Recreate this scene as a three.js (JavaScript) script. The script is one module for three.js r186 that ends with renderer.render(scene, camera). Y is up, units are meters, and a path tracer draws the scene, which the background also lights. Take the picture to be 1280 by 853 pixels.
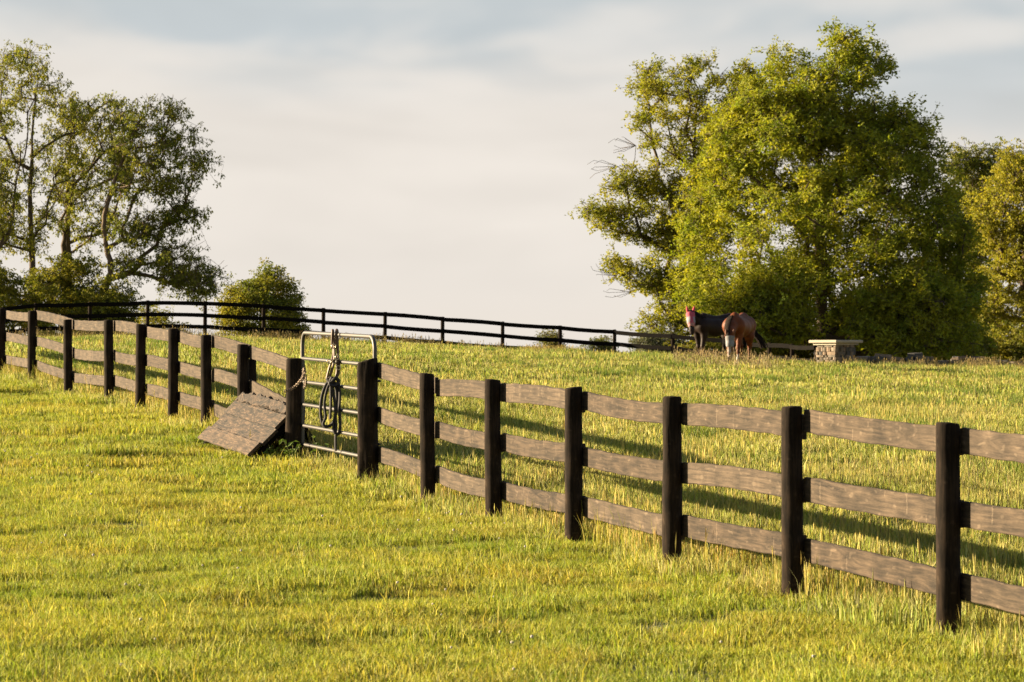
import * as THREE from 'three';
import { mergeGeometries } from 'three/addons/utils/BufferGeometryUtils.js';
import { createNoise2D, createNoise3D } from 'simplex-noise';

// ---------------------------------------------------------------- camera, sky, sun, exposure
const EYE = 2.0, F = 3718, HOR = 445;                     // metres; focal length and horizon row in the photograph's pixels
const scene = new THREE.Scene();
const camera = new THREE.PerspectiveCamera(2 * Math.atan(426.5 / F) * 180 / Math.PI, 1280 / 853, 0.5, 6000);
camera.position.set(0, EYE, 0);
camera.rotation.set(Math.atan((HOR - 426.5) / F), 0, 0);
camera.focus = 33; camera.userData.fStop = 8.0;
const renderer = new THREE.WebGLRenderer({ antialias: true });
renderer.toneMapping = THREE.LinearToneMapping;
const EXPOSURE = 4.9;
renderer.toneMappingExposure = EXPOSURE;
renderer.shadowMap.enabled = true;

const SUN_AZ = -107 * Math.PI / 180, SUN_EL = 13 * Math.PI / 180;
const sunDir = new THREE.Vector3(Math.sin(SUN_AZ) * Math.cos(SUN_EL), Math.sin(SUN_EL), Math.cos(SUN_AZ) * Math.cos(SUN_EL));
const sun = new THREE.DirectionalLight(new THREE.Color().setRGB(1.0, 0.80, 0.52), 5);
sun.position.copy(sunDir).multiplyScalar(150).add(new THREE.Vector3(0, 0, -70));
sun.target.position.set(0, 0, -70);
sun.castShadow = true;
sun.shadow.mapSize.set(4096, 4096);
Object.assign(sun.shadow.camera, { left: -90, right: 90, top: 60, bottom: -60, near: 1, far: 400 });
scene.add(sun, sun.target);

function mulberry(a) { return () => { a |= 0; a = a + 0x6D2B79F5 | 0; let t = Math.imul(a ^ a >>> 15, 1 | a); t = t + Math.imul(t ^ t >>> 7, 61 | t) ^ t; return ((t ^ t >>> 14) >>> 0) / 4294967296; }; }
const N2 = createNoise2D(mulberry(11)), N3 = createNoise3D(mulberry(12)), M2 = createNoise2D(mulberry(13));
const fbm2 = (x, y, o = 4) => { let s = 0, a = 0.5; for (let i = 0; i < o; i++) { s += a * N2(x, y); x = x * 2.03 + 7.1; y = y * 2.03 + 3.7; a *= 0.5; } return s; };
const clamp = (x, a = 0, b = 1) => Math.min(b, Math.max(a, x));
const sstep = (a, b, x) => { const t = clamp((x - a) / (b - a)); return t * t * (3 - 2 * t); };
const lerp = (a, b, t) => a + (b - a) * t;

{ // an evening sky: pale and creamy low down, thin high cloud, deeper blue overhead
  const W = 3072, H = 1536, data = new Float32Array(W * H * 4);
  const mix3 = (a, b, t) => [lerp(a[0], b[0], t), lerp(a[1], b[1], t), lerp(a[2], b[2], t)];
  for (let j = 0; j < H; j++) {
    const el = (j + 0.5) / H * 180 - 90;
    for (let i = 0; i < W; i++) {
      let c;
      if (el < -0.4) c = [0.70, 0.63, 0.54];
      else {
        const e = Math.max(el, 0), az = (i + 0.5) / W * 360 - 180 + 90;      // 0 where the camera looks
        const a = ((az + 540) % 360) - 180;
        const e0 = e * 3 / (3 + e * 0.06);
        // air: cream at the horizon, grey blue a few degrees up, deep blue overhead
        c = mix3([0.845, 0.77, 0.685], [0.57, 0.615, 0.635], sstep(1.0, 6.5, e));
        c = mix3(c, [0.25, 0.335, 0.44], sstep(7, 26, e));
        c = mix3(c, [0.09, 0.145, 0.24], sstep(22, 65, e));
        // thin streaked cloud, longer than tall
        const w = fbm2(a * 0.05 + 3, e * 0.16, 3);
        const n1 = fbm2(a * 0.055 + w * 0.5 + 9, e0 * 0.42 + a * 0.018 + w * 0.5, 5);
        const n2 = fbm2(a * 0.16 + 31, e0 * 0.95 - a * 0.03 + w, 4);
        const edge = 5.15 + 1.15 * sstep(4.2, 10, -a) - 1.1 * sstep(2.5, 8, a) * (1 - sstep(20, 40, a)) + 0.5 * n1;   // rim of the low cloud bank
        const bank = 0.95 * (1 - sstep(edge - 0.55, edge + 0.75, e)) * sstep(0.6, 2.5, e + 0.8);
        const wisp = sstep(-0.05, 0.55, n1 * 0.9 + n2 * 0.5) * 0.62 * sstep(3, 6, e) * (1 - sstep(30, 70, e) * 0.6);
        const k = clamp(bank + wisp * (1 - bank));
        const lit = mix3([0.845, 0.785, 0.712], [0.72, 0.71, 0.69], sstep(3, 12, e));
        c = mix3(c, mix3(lit, [0.28, 0.31, 0.36], sstep(14, 50, e)), k);
        const low = 1 + (0.07 * n2 + 0.05 * n1) * sstep(0.3, 2.5, e); c = c.map((v) => v * low);
        // the air brightens towards the sun
        const ca = Math.cos(e * Math.PI / 180), sd = Math.sin(a * Math.PI / 180) * ca * sunDir.x + Math.sin(e * Math.PI / 180) * sunDir.y - Math.cos(a * Math.PI / 180) * ca * sunDir.z * 1;
        const g = Math.pow(clamp(sd), 6) * 0.5;
        c = [c[0] * (1 + g), c[1] * (1 + g * 0.85), c[2] * (1 + g * 0.6)];
      }
      const o = (j * W + i) * 4, s = 1.0 / EXPOSURE;
      data[o] = c[0] * s; data[o + 1] = c[1] * s; data[o + 2] = c[2] * s; data[o + 3] = 1;
    }
  }
  const t = new THREE.DataTexture(data, W, H, THREE.RGBAFormat, THREE.FloatType);
  t.mapping = THREE.EquirectangularReflectionMapping; t.magFilter = t.minFilter = THREE.LinearFilter; t.colorSpace = THREE.LinearSRGBColorSpace; t.needsUpdate = true;
  scene.background = t; scene.environment = t;
}

// ---------------------------------------------------------------- helpers
const V = (x, y, z) => new THREE.Vector3(x, y, z);
const at = (px, py, d) => V((px - 640) / F * d, EYE + (HOR - py) / F * d, -d);      // a surveyed point: where a bearing meets its distance d
const used = new Set();
function numbered(n) { if (!used.has(n)) { used.add(n); return n; } for (let k = 1; ; k++) { const m = `${n}_${String(k).padStart(3, '0')}`; if (!used.has(m)) { used.add(m); return m; } } }
function tag(o, label, category, group, kind) { o.userData.label = label; if (category) o.userData.category = category; if (group) o.userData.group = group; if (kind) o.userData.kind = kind; return o; }
function thing(name, label, category, p = V(0, 0, 0), group) { const o = new THREE.Group(); o.name = numbered(name); o.position.copy(p); scene.add(o); return tag(o, label, category, group, 'thing'); }
function part(name, geo, mat, parent, p) { const m = new THREE.Mesh(geo, mat); m.name = name; if (p) m.position.copy(p); m.castShadow = m.receiveShadow = true; parent.add(m); return m; }
function geo(pos, idx, uv, col, nor) {
  const g = new THREE.BufferGeometry(); g.setAttribute('position', new THREE.BufferAttribute(new Float32Array(pos), 3));
  if (uv) g.setAttribute('uv', new THREE.BufferAttribute(new Float32Array(uv), 2));
  if (col) g.setAttribute('color', new THREE.BufferAttribute(new Float32Array(col), 3));
  if (idx) g.setIndex(idx);
  if (nor) g.setAttribute('normal', new THREE.BufferAttribute(new Float32Array(nor), 3)); else g.computeVertexNormals();
  return g;
}
const flat = (g) => { const h = g.toNonIndexed(); h.computeVertexNormals(); return h; };
function tube(pts, rad, sides = 6, caps = true) {        // pts: Vector3[], rad: number[]
  const pos = [], idx = [], uv = [], n = pts.length, up = V(0, 0, 0), t = V(0, 0, 0), a = V(0, 0, 0), b = V(0, 0, 0); let len = 0;
  for (let i = 0; i < n; i++) {
    t.copy(pts[Math.min(n - 1, i + 1)]).sub(pts[Math.max(0, i - 1)]).normalize();
    if (!i) { up.set(Math.abs(t.y) > 0.9 ? 1 : 0, Math.abs(t.y) > 0.9 ? 0 : 1, 0); a.crossVectors(t, up).normalize(); }
    a.addScaledVector(t, -a.dot(t)).normalize(); b.crossVectors(t, a);
    if (i) len += pts[i].distanceTo(pts[i - 1]);
    for (let k = 0; k <= sides; k++) { const w = k / sides * Math.PI * 2, c = Math.cos(w) * rad[i], s = Math.sin(w) * rad[i]; pos.push(pts[i].x + a.x * c + b.x * s, pts[i].y + a.y * c + b.y * s, pts[i].z + a.z * c + b.z * s); uv.push(k / sides * rad[0] * 6.28, len); }
  }
  const S = sides + 1;
  for (let i = 0; i < n - 1; i++) for (let k = 0; k < sides; k++) { const p = i * S + k; idx.push(p, p + 1, p + S, p + 1, p + S + 1, p + S); }
  if (caps) for (const e of [0, n - 1]) { const c = pos.length / 3; pos.push(pts[e].x, pts[e].y, pts[e].z); uv.push(0, 0); for (let k = 0; k < sides; k++) e ? idx.push(c, e * S + k, e * S + k + 1) : idx.push(c, k + 1, k); }
  const g = geo(pos, idx.map((x) => x), uv); return g;
}
const smoothPath = (pts, n) => new THREE.CatmullRomCurve3(pts, false, 'centripetal').getPoints(n);
function texture(w, h, fn, srgb = true) {                 // fn(x, y) -> [r, g, b] 0..1 (sRGB when srgb)
  const d = new Uint8Array(w * h * 4);
  for (let y = 0; y < h; y++) for (let x = 0; x < w; x++) { const c = fn(x, y), o = (y * w + x) * 4; for (let k = 0; k < 3; k++) d[o + k] = clamp(c[k]) * 255; d[o + 3] = 255; }
  const t = new THREE.DataTexture(d, w, h); t.wrapS = t.wrapT = THREE.MirroredRepeatWrapping; t.magFilter = THREE.LinearFilter; t.minFilter = THREE.LinearMipmapLinearFilter; t.generateMipmaps = true;
  if (srgb) t.colorSpace = THREE.SRGBColorSpace; t.needsUpdate = true; return t;
}

// ---------------------------------------------------------------- terrain
const ctl = [];                                           // (x, d, height relative to the eye)
{
  const px = (x, y, d) => ctl.push([(x - 640) / F * d, d, (HOR - y) / F * d]), ab = (x, d, h) => ctl.push([x, d, h]);
  for (const [x, y, d] of [[1186, 800, 18.8], [991, 748, 21.27], [840, 711, 23.64], [717, 679, 26], [617, 654, 28.3], [535, 632, 30.5], [460, 607, 32.9], [368, 575, 36.3], [258, 541, 41.5], [175, 515, 46], [85, 494, 52.2], [1, 470, 59]]) px(x, y, d);
  for (const [x, y] of [[80, 429], [256, 429], [400, 432], [480, 434], [628, 441], [700, 444], [841, 448], [962, 456], [1100, 462], [1280, 464], [1400, 466]]) px(x, y, 100);
  for (const [x, y] of [[-60, 395 + 42], [44, 425], [112, 424], [256, 424], [404, 431], [481, 433], [553, 439], [628, 445], [700, 450], [768, 455], [841, 460]]) px(x, y, 118);
  for (const [x, y] of [[300, 449], [640, 471], [1000, 488], [1280, 498]]) px(x, y, 70);
  for (const [x, y] of [[700, 540], [1000, 553], [1280, 562]]) px(x, y, 45);
  px(1280, 690, 25); px(100, 770, 20); px(640, 782, 20); px(1280, 782, 20); px(20, 553, 40); px(-100, 470, 60);
  px(962, 465, 118); px(1100, 466, 118); px(1280, 468, 118);
  for (const x of [-12, 0, 12]) { ab(x, 12, -1.9); ab(x, 2, -1.95); }
  ab(-35, 60, -0.6); ab(-35, 30, -1.5); ab(-38, 100, 0.2); ab(38, 100, -0.7); ab(38, 60, -1.2); ab(30, 30, -1.8); ab(-38, 118, 0.0); ab(38, 118, -1.4);
}
const tps = (() => {
  const n = ctl.length, m = n + 3, A = [], S = 40, U = (r2) => r2 < 1e-9 ? 0 : r2 * Math.log(r2) * 0.5;
  for (let i = 0; i < n; i++) { const r = new Float64Array(m + 1); for (let j = 0; j < n; j++) r[j] = U(((ctl[i][0] - ctl[j][0]) * 2 / S) ** 2 + ((ctl[i][1] - ctl[j][1]) / S) ** 2) + (i === j ? 2e-3 : 0); r[n] = 1; r[n + 1] = ctl[i][0] / S; r[n + 2] = ctl[i][1] / S; r[m] = ctl[i][2]; A.push(r); }
  for (let k = 0; k < 3; k++) { const r = new Float64Array(m + 1); for (let j = 0; j < n; j++) r[j] = k === 0 ? 1 : ctl[j][k - 1] / S; A.push(r); }
  for (let i = 0; i < m; i++) { let p = i; for (let j = i + 1; j < m; j++) if (Math.abs(A[j][i]) > Math.abs(A[p][i])) p = j; [A[i], A[p]] = [A[p], A[i]]; for (let j = i + 1; j < m; j++) { const f = A[j][i] / A[i][i]; if (f) for (let k = i; k <= m; k++) A[j][k] -= f * A[i][k]; } }
  const w = new Float64Array(m); for (let i = m - 1; i >= 0; i--) { let s = A[i][m]; for (let k = i + 1; k < m; k++) s -= A[i][k] * w[k]; w[i] = s / A[i][i]; }
  return (x, d) => { let s = w[n] + w[n + 1] * x / S + w[n + 2] * d / S; for (let j = 0; j < n; j++) s += w[j] * U(((x - ctl[j][0]) * 2 / S) ** 2 + ((d - ctl[j][1]) / S) ** 2); return s; };
})();
function groundRaw(x, d) {
  const cx = clamp(x, -38, 38), cd = clamp(d, 2, 122);
  let h = tps(cx, cd);
  if (d > 122) { const q = d - 122; h -= 9 * (1 - Math.exp(-q * 0.05 / 9)); h = lerp(h, -9.5, sstep(200, 700, d)); }
  if (d < 2) h -= 0.002 * (2 - d);
  h = lerp(h, d > 122 ? h - 1 : h - 2, sstep(38, 200, Math.abs(x)));
  const bump = 0.045 * N2(x / 4.3, d / 5.2) + 0.014 * N2(x / 1.7 + 40, d / 1.9);
  return EYE + h + bump * (1 - sstep(130, 220, d));
}
const GX0 = -44, GD0 = 0, GS = 0.5, GNX = 177, GND = 321, grid = new Float32Array(GNX * GND);
for (let j = 0; j < GND; j++) for (let i = 0; i < GNX; i++) grid[j * GNX + i] = groundRaw(GX0 + i * GS, GD0 + j * GS);
function ground(x, d) {
  const u = (x - GX0) / GS, v = (d - GD0) / GS, i = Math.floor(u), j = Math.floor(v);
  if (i < 0 || j < 0 || i >= GNX - 1 || j >= GND - 1) return groundRaw(x, d);
  const a = u - i, b = v - j, o = j * GNX + i;
  return (grid[o] * (1 - a) + grid[o + 1] * a) * (1 - b) + (grid[o + GNX] * (1 - a) + grid[o + GNX + 1] * a) * b;
}
const soilMap = texture(512, 512, (x, y) => { const n = fbm2(x / 60, y / 60, 5), m = M2(x / 5, y / 5); const k = 0.5 + 0.35 * n + 0.15 * m; return [0.20 + 0.14 * k, 0.22 + 0.15 * k, 0.07 + 0.05 * k]; });
soilMap.repeat.set(1 / 3, 1 / 3);
{
  const xs = [], ds = [];
  for (let i = 0; i < GNX; i++) xs.push(GX0 + i * GS);
  for (let s = 1, x = 44; x < 4000; s *= 1.35) { x += s; xs.push(x); xs.unshift(-x); }
  for (let j = 0; j < GND; j++) ds.push(GD0 + j * GS);
  for (let s = 1, d = 160; d < 4000; s *= 1.25) { d += s; ds.push(d); }
  for (let s = 1, d = 0; d > -1500; s *= 1.5) { d -= s; ds.unshift(d); }
  const pos = [], uv = [], idx = [], w = xs.length;
  for (const d of ds) for (const x of xs) { pos.push(x, ground(x, d), -d); uv.push(x, d); }
  for (let j = 0; j < ds.length - 1; j++) for (let i = 0; i < w - 1; i++) { const p = j * w + i; idx.push(p, p + 1, p + w, p + 1, p + w + 1, p + w); }
  const m = new THREE.Mesh(geo(pos, idx, uv), new THREE.MeshStandardMaterial({ map: soilMap, roughness: 1 }));
  m.name = numbered('ground'); m.receiveShadow = true; tag(m, 'rolling pasture ground under the grass', null, null, 'structure'); scene.add(m);
}

// ---------------------------------------------------------------- wood materials
function woodTexture(seed, tint, contrast, w = 1024, h = 256, old = 0) {
  const r = mulberry(seed), ox = r() * 100, knots = [], drips = [], cracks = [];
  for (let i = 0; i < 9; i++) knots.push([r() * w, r() * h, 5 + r() * 8]);
  for (let i = 0; i < 12; i++) drips.push([r() * w, r() * h, 10 + r() * 40, 0.8 + r() * 1.6]);
  for (let i = 0; i < 10; i++) cracks.push([r() * w, r() * h, 40 + r() * 130, r() * 9]);
  return texture(w, h, (x, y) => {
    let yy = y; for (const k of knots) { const dx = (x - k[0]) / (k[2] * 3.2), dy = (y - k[1]) / k[2]; yy += Math.sign(dy) * k[2] * 0.9 * Math.exp(-dx * dx - dy * dy * 0.6); }
    let v = 0.5 + 0.28 * N2(x / 150 + ox, yy / 9) + 0.2 * N2(x / 60 + ox, yy / 3.1) + 0.15 * M2(x / 14, yy / 1.6) + 0.45 * fbm2(x / 110 + ox, y / 70, 3);
    v = 0.5 + (v - 0.5) * contrast;
    for (const k of knots) { const q = Math.hypot((x - k[0]) / 1.3, y - k[1]) / k[2]; if (q < 0.8) v -= 0.32 * (1 - q / 0.8); }
    for (const c of cracks) { const u = (x - c[0]) / c[2]; if (u > 0 && u < 1 && Math.abs(y - c[1] - 3 * N2(x / 30 + c[3], c[3])) < 0.9) v -= 0.35; }
    let p = 0; for (const d of drips) { if (Math.abs(x - d[0] - 2 * N2(y / 12, d[0])) < d[3] && y > d[1] && y < d[1] + d[2]) p = 0.28 + 0.2 * M2(x / 2, y / 3); }
    p = Math.max(p, sstep(0.62, 0.85, M2(x / 40 + ox, y / 22)) * 0.22);
    if (old) { const q = fbm2(x / 130 + ox, y / 20 + 4, 4); v -= old * sstep(0.0, 0.25, q) * 0.75; p = Math.max(p, old * sstep(0.12, 0.42, M2(x / 42 + ox, y / 3.5) - 0.8 * Math.abs(fbm2(x / 90, y / 50 + 9, 2))) * (0.5 + 0.4 * N2(x / 4, y / 3))); }
    const f = 0.62 + 0.62 * v; p *= Math.min(1, tint[0] / 0.25); return [tint[0] * f + p * 0.32, tint[1] * f + p * 0.29, tint[2] * f + p * 0.25];
  });
}
const railTex = [woodTexture(3, [0.262, 0.222, 0.181], 1.1), woodTexture(4, [0.243, 0.203, 0.164], 1.2), woodTexture(5, [0.278, 0.237, 0.195], 1.0)];
for (const t of railTex) t.repeat.set(1 / 4, 1 / 0.9);
const railMats = railTex.map((t) => new THREE.MeshPhysicalMaterial({ map: t, roughness: 0.85, specularIntensity: 0.35, bumpMap: t, bumpScale: 0.006 }));
const postTex = woodTexture(8, [0.145, 0.117, 0.094], 1.3, 512, 256); postTex.repeat.set(1 / 1.6, 1 / 0.7);
const postMat = new THREE.MeshPhysicalMaterial({ map: postTex, roughness: 0.95, specularIntensity: 0.2, bumpMap: postTex, bumpScale: 0.008, vertexColors: true });
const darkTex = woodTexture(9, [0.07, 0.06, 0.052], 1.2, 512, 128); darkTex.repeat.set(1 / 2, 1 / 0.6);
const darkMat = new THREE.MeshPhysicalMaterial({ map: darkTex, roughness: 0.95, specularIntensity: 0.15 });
const oldTex = woodTexture(21, [0.225, 0.175, 0.135], 1.6, 1024, 256, 1); oldTex.repeat.set(1 / 4, 1 / 0.9);
const oldMat = new THREE.MeshStandardMaterial({ map: oldTex, roughness: 0.95, bumpMap: oldTex, bumpScale: 0.006 });
const old2Tex = woodTexture(22, [0.28, 0.222, 0.172], 1.4, 1024, 256, 0.5); old2Tex.repeat.set(1 / 4, 1 / 0.9);
const old2Mat = new THREE.MeshStandardMaterial({ map: old2Tex, roughness: 0.95, bumpMap: old2Tex, bumpScale: 0.006 });

// board between two points; width is vertical (or along `up`), thickness along the normal; ragged arrises and a slight bow
function board(a, b, up, width, thick, rng, o = {}) {
  const L = a.distanceTo(b), n = o.n ?? Math.max(2, Math.round(L / 0.12)), t = b.clone().sub(a).normalize();
  const nn = new THREE.Vector3().crossVectors(t, up).normalize(), u = new THREE.Vector3().crossVectors(nn, t).normalize();
  const pos = [], uv = [], idx = [], sag = o.sag ?? (rng() - 0.6) * 0.055, bow = (o.bow ?? 1) * (rng() - 0.5) * 0.02, s0 = rng() * 50, rag = o.rag ?? 0.0045, ch = Math.min(0.006, thick * 0.2), uo = rng() * 4, vo = rng();
  const hw = width / 2, ht = thick / 2;
  for (let i = 0; i <= n; i++) {
    const f = i / n, s = 4 * f * (1 - f), top = hw + rag * (N2(s0 + f * L * 2.2, 1) + 0.7 * N2(s0 + f * L * 8, 2)), bot = -hw + rag * (N2(s0 + f * L * 2.2, 5) + 0.7 * N2(s0 + f * L * 8, 6));
    const ring = [[top, -ht + ch], [top - ch, -ht], [bot + ch, -ht], [bot, -ht + ch], [bot, ht - ch], [bot + ch, ht], [top - ch, ht], [top, ht - ch]];
    const c = a.clone().lerp(b, f).addScaledVector(u, sag * s).addScaledVector(nn, bow * s); let q = 0, pr = ring[0];
    for (let k = 0; k <= 8; k++) { const r = ring[k % 8]; q += Math.hypot(r[0] - pr[0], r[1] - pr[1]); pr = r; pos.push(c.x + u.x * r[0] + nn.x * r[1], c.y + u.y * r[0] + nn.y * r[1], c.z + u.z * r[0] + nn.z * r[1]); uv.push(uo + f * L, vo + q); }
  }
  for (let i = 0; i < n; i++) for (let k = 0; k < 8; k++) { const p = i * 9 + k; idx.push(p, p + 9, p + 1, p + 1, p + 9, p + 10); }
  for (const e of [0, n]) for (let k = 1; k < 7; k++) { const p = e * 9; e ? idx.push(p, p + k, p + k + 1) : idx.push(p, p + k + 1, p + k); }
  return flat(geo(pos, idx, uv));
}
// a round or squarish post standing at the origin, sunk below it
function postGeo(h, r, rng, o = {}) {
  const sides = o.sides ?? 18, ys = o.rows ? Array.from({ length: o.rows + 1 }, (_, i) => -0.35 + (h + 0.35) * i / o.rows) : [-0.35, -0.05, 0, 0.015, 0.03, 0.045, 0.06, 0.075, 0.09, 0.11, 0.14, 0.2, 0.3, 0.4, 0.5, 0.6, 0.7, 0.8, 0.9, 1, 1.1, 1.2].filter((y) => y < h - 0.05).concat(h), rows = ys.length - 1, pos = [], uv = [], col = [], idx = [], s = rng() * 90, lean = [(rng() - 0.5) * (o.lean ?? 0.02), (rng() - 0.5) * (o.lean ?? 0.02)], sl = (o.slant ?? 0) + (rng() - 0.5) * 0.02, pw = o.square ? 5 : 2, tw = o.turn ?? 0;
  const S = sides + 1, taper = o.taper ?? 0.06, worn = o.worn ?? 0.07;
  for (let i = 0; i <= rows + 1; i++) {
    const top = i > rows, y0 = ys[Math.min(i, rows)], f = (y0 + 0.35) / (h + 0.35);
    for (let k = 0; k <= sides; k++) {
      const w = (k % sides) / sides * Math.PI * 2, c = Math.cos(w), q = Math.sin(w), e = Math.pow(Math.pow(Math.abs(c), pw) + Math.pow(Math.abs(q), pw), -1 / pw);
      const nz = N3(c * 1.6 + s, q * 1.6, y0 * 1.3) * 0.05 + N3(c * 4 + s, q * 4, y0 * 2.5) * 0.025;
      const rr = r * e * (1 + nz + taper * (0.5 - f)) * (top ? 0.86 : 1);
      const x = c * rr, z = q * rr, cx = x * Math.cos(tw) - z * Math.sin(tw), cz = x * Math.sin(tw) + z * Math.cos(tw);
      const y = y0 + (f === 1 ? (cx / r) * sl + (top ? 0.012 : 0) : 0);
      pos.push(cx + lean[0] * y, y, cz + lean[1] * y); uv.push(y0 + 0.35, w * r);
      const bare = y0 < worn * (1 + 1.2 * N2(w * 1.5 + s, 3)) && y0 > -0.3 ? 1 : 0; col.push(bare ? 1.9 : 1, bare ? 1.75 : 1, bare ? 1.5 : 1);
    }
  }
  for (let i = 0; i <= rows; i++) for (let k = 0; k < sides; k++) { const p = i * S + k; idx.push(p, p + S, p + 1, p + 1, p + S, p + S + 1); }
  const c = pos.length / 3, e = (rows + 1) * S; let mx = 0, my = 0, mz = 0; for (let k = 0; k < sides; k++) { mx += pos[(e + k) * 3] / sides; my += pos[(e + k) * 3 + 1] / sides; mz += pos[(e + k) * 3 + 2] / sides; }
  pos.push(mx, my + 0.004, mz); uv.push(0, 0); col.push(1, 1, 1); for (let k = 0; k < sides; k++) idx.push(c, e + k + 1, e + k);
  const g = geo(pos, idx, uv, col), nn = g.attributes.normal;
  for (let i = 0; i <= rows + 1; i++) { const p = i * S, q = p + sides; const v = V(nn.getX(p) + nn.getX(q), nn.getY(p) + nn.getY(q), nn.getZ(p) + nn.getZ(q)).normalize(); nn.setXYZ(p, v.x, v.y, v.z); nn.setXYZ(q, v.x, v.y, v.z); }
  return g;
}
const UP = V(0, 1, 0);
const stand = (px, d) => { const x = (px - 640) / F * d; return V(x, ground(x, d), -d); };

// ---------------------------------------------------------------- near fence, both sides of the gate
const RAIL_H = [1.24, 0.77, 0.33];
function nearFence(f, posts, rng, skip = {}, bend = {}) {
  for (const p of posts) part('post', postGeo(p.h, p.r ?? 0.078, rng, p), postMat, f, p.at);
  for (let i = 0; i < posts.length - 1; i++) {
    const A = posts[i], B = posts[i + 1], t = B.at.clone().sub(A.at).setY(0).normalize(), back = V(-t.z, 0, t.x);  // back: the paddock side
    if (back.x < 0) back.negate();
    RAIL_H.forEach((h, k) => {
      if (skip[i]?.includes(k)) return;
      const bd = bend[i]?.[k] ?? [0, 0];
      const a = A.at.clone().addScaledVector(back, (A.r ?? 0.078) + 0.02).addScaledVector(t, 0.012), b = B.at.clone().addScaledVector(back, (B.r ?? 0.078) + 0.02).addScaledVector(t, -0.012);
      a.y += h + (A.lift ?? 0) + (rng() - 0.5) * 0.05 + bd[0]; b.y += h + (B.lift ?? 0) + (rng() - 0.5) * 0.05 + bd[1];
      part('rail', board(a, b, UP, 0.172 + (rng() - 0.5) * 0.014, 0.034, rng), railMats[Math.floor(rng() * 3)], f);
    });
  }
}
{
  const rng = mulberry(101);
  const row = [[1437, 16.4], [1186, 18.8], [991, 21.27], [840, 23.64], [717, 26], [617, 28.3], [535, 30.5], [460, 32.9]].map(([px, d], i) => ({ at: stand(px, d), h: 1.355, worn: 0.06 + 0.05 * rng() }));
  row.unshift({ at: V(4.15, ground(4.15, 14.05), -14.05), h: 1.35 });
  const g = row[row.length - 1]; Object.assign(g, { h: 1.35, r: 0.1, square: 1, sides: 24, slant: 0.03, turn: 0.32, taper: 0.02, lean: 0.01 });
  const f = thing('board_fence', 'brown three-rail board fence running from the gate post towards the open lawn', 'fence', V(0, 0, 0));
  nearFence(f, row, rng);
}
{
  const rng = mulberry(202);
  const row = [[368, 36.3], [304, 39.2], [258, 41.5], [216, 43.7], [175, 46], [136, 48.8], [85, 52.2], [39, 55.6], [1, 59]].map(([px, d]) => ({ at: stand(px, d), h: 1.33 }));
  row[0].r = 0.1; row[0].square = 1; row[0].h = 1.25; row[0].turn = 0.3; row[0].taper = 0.02;
  for (const d of [62.5, 66, 69.5]) { const x = -10.15 - (d - 59) * 0.33; row.push({ at: V(x, ground(x, d), -d), h: 1.33 }); }
  const f = thing('board_fence', 'brown three-rail board fence between the wooden jump and the dark crest fence', 'fence', V(0, 0, 0));
  nearFence(f, row, rng, { 0: [2] }, { 0: [[-0.12, -0.02], [-0.2, 0.02], [0, 0]] });
  // a second, broken post leans against the one beside the jump
  const s = row[1].at; part('post', postGeo(1.15, 0.075, rng, { slant: 0.06, lean: 0.05 }), postMat, f, V(s.x + 0.1, s.y, s.z - 0.2));
}

// ---------------------------------------------------------------- far fence on the crest, stained black
{
  const rng = mulberry(303), f = thing('board_fence', 'black three-rail fence along the hill crest ending at the stone pillar', 'fence', V(0, 0, 0));
  const row = [[-170, 404, 116], [-98, 396, 117], [-27, 388, 118], [44, 380, 118], [112, 378.5, 118], [184, 376.5, 118], [256, 377.5, 118], [329, 381, 118], [404, 386, 118], [481, 391, 118], [553, 397, 118], [628, 403, 118], [700, 408, 118], [768, 413, 117.5], [841, 418, 116], [905, 424, 115], [962, 429.5, 113], [990, 431, 112], [1021, 432.5, 110.6]];
  const g0 = postGeo(1.75, 0.075, rng, { sides: 10, rows: 4, worn: -1 }), g1 = postGeo(1.75, 0.08, rng, { sides: 10, rows: 4, worn: -1 });
  const mat = new THREE.MeshPhysicalMaterial({ map: postTex, roughness: 0.95, specularIntensity: 0.2, color: new THREE.Color().setRGB(0.8, 0.75, 0.7) });
  const P = row.map(([x, y, d]) => at(x, y - 0.5, d));
  P.forEach((p, i) => part('post', i % 2 ? g0 : g1, mat, f, V(p.x, p.y - 1.75, p.z)));
  for (let i = 0; i < P.length - 1; i++) for (const dy of [-0.09, -0.56, -1.01]) {
    const t = P[i + 1].clone().sub(P[i]).setY(0).normalize(), fr = V(-t.z, 0, t.x); if (fr.z < 0) fr.negate();
    const a = P[i].clone().addScaledVector(fr, 0.1).addScaledVector(t, 0.01), b = P[i + 1].clone().addScaledVector(fr, 0.1).addScaledVector(t, -0.01);
    a.y += dy + (rng() - 0.5) * 0.03; b.y += dy + (rng() - 0.5) * 0.03;
    part('rail', board(a, b, UP, 0.16, 0.035, rng, { n: 3, rag: 0.004 }), darkMat, f);
  }
}

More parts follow.
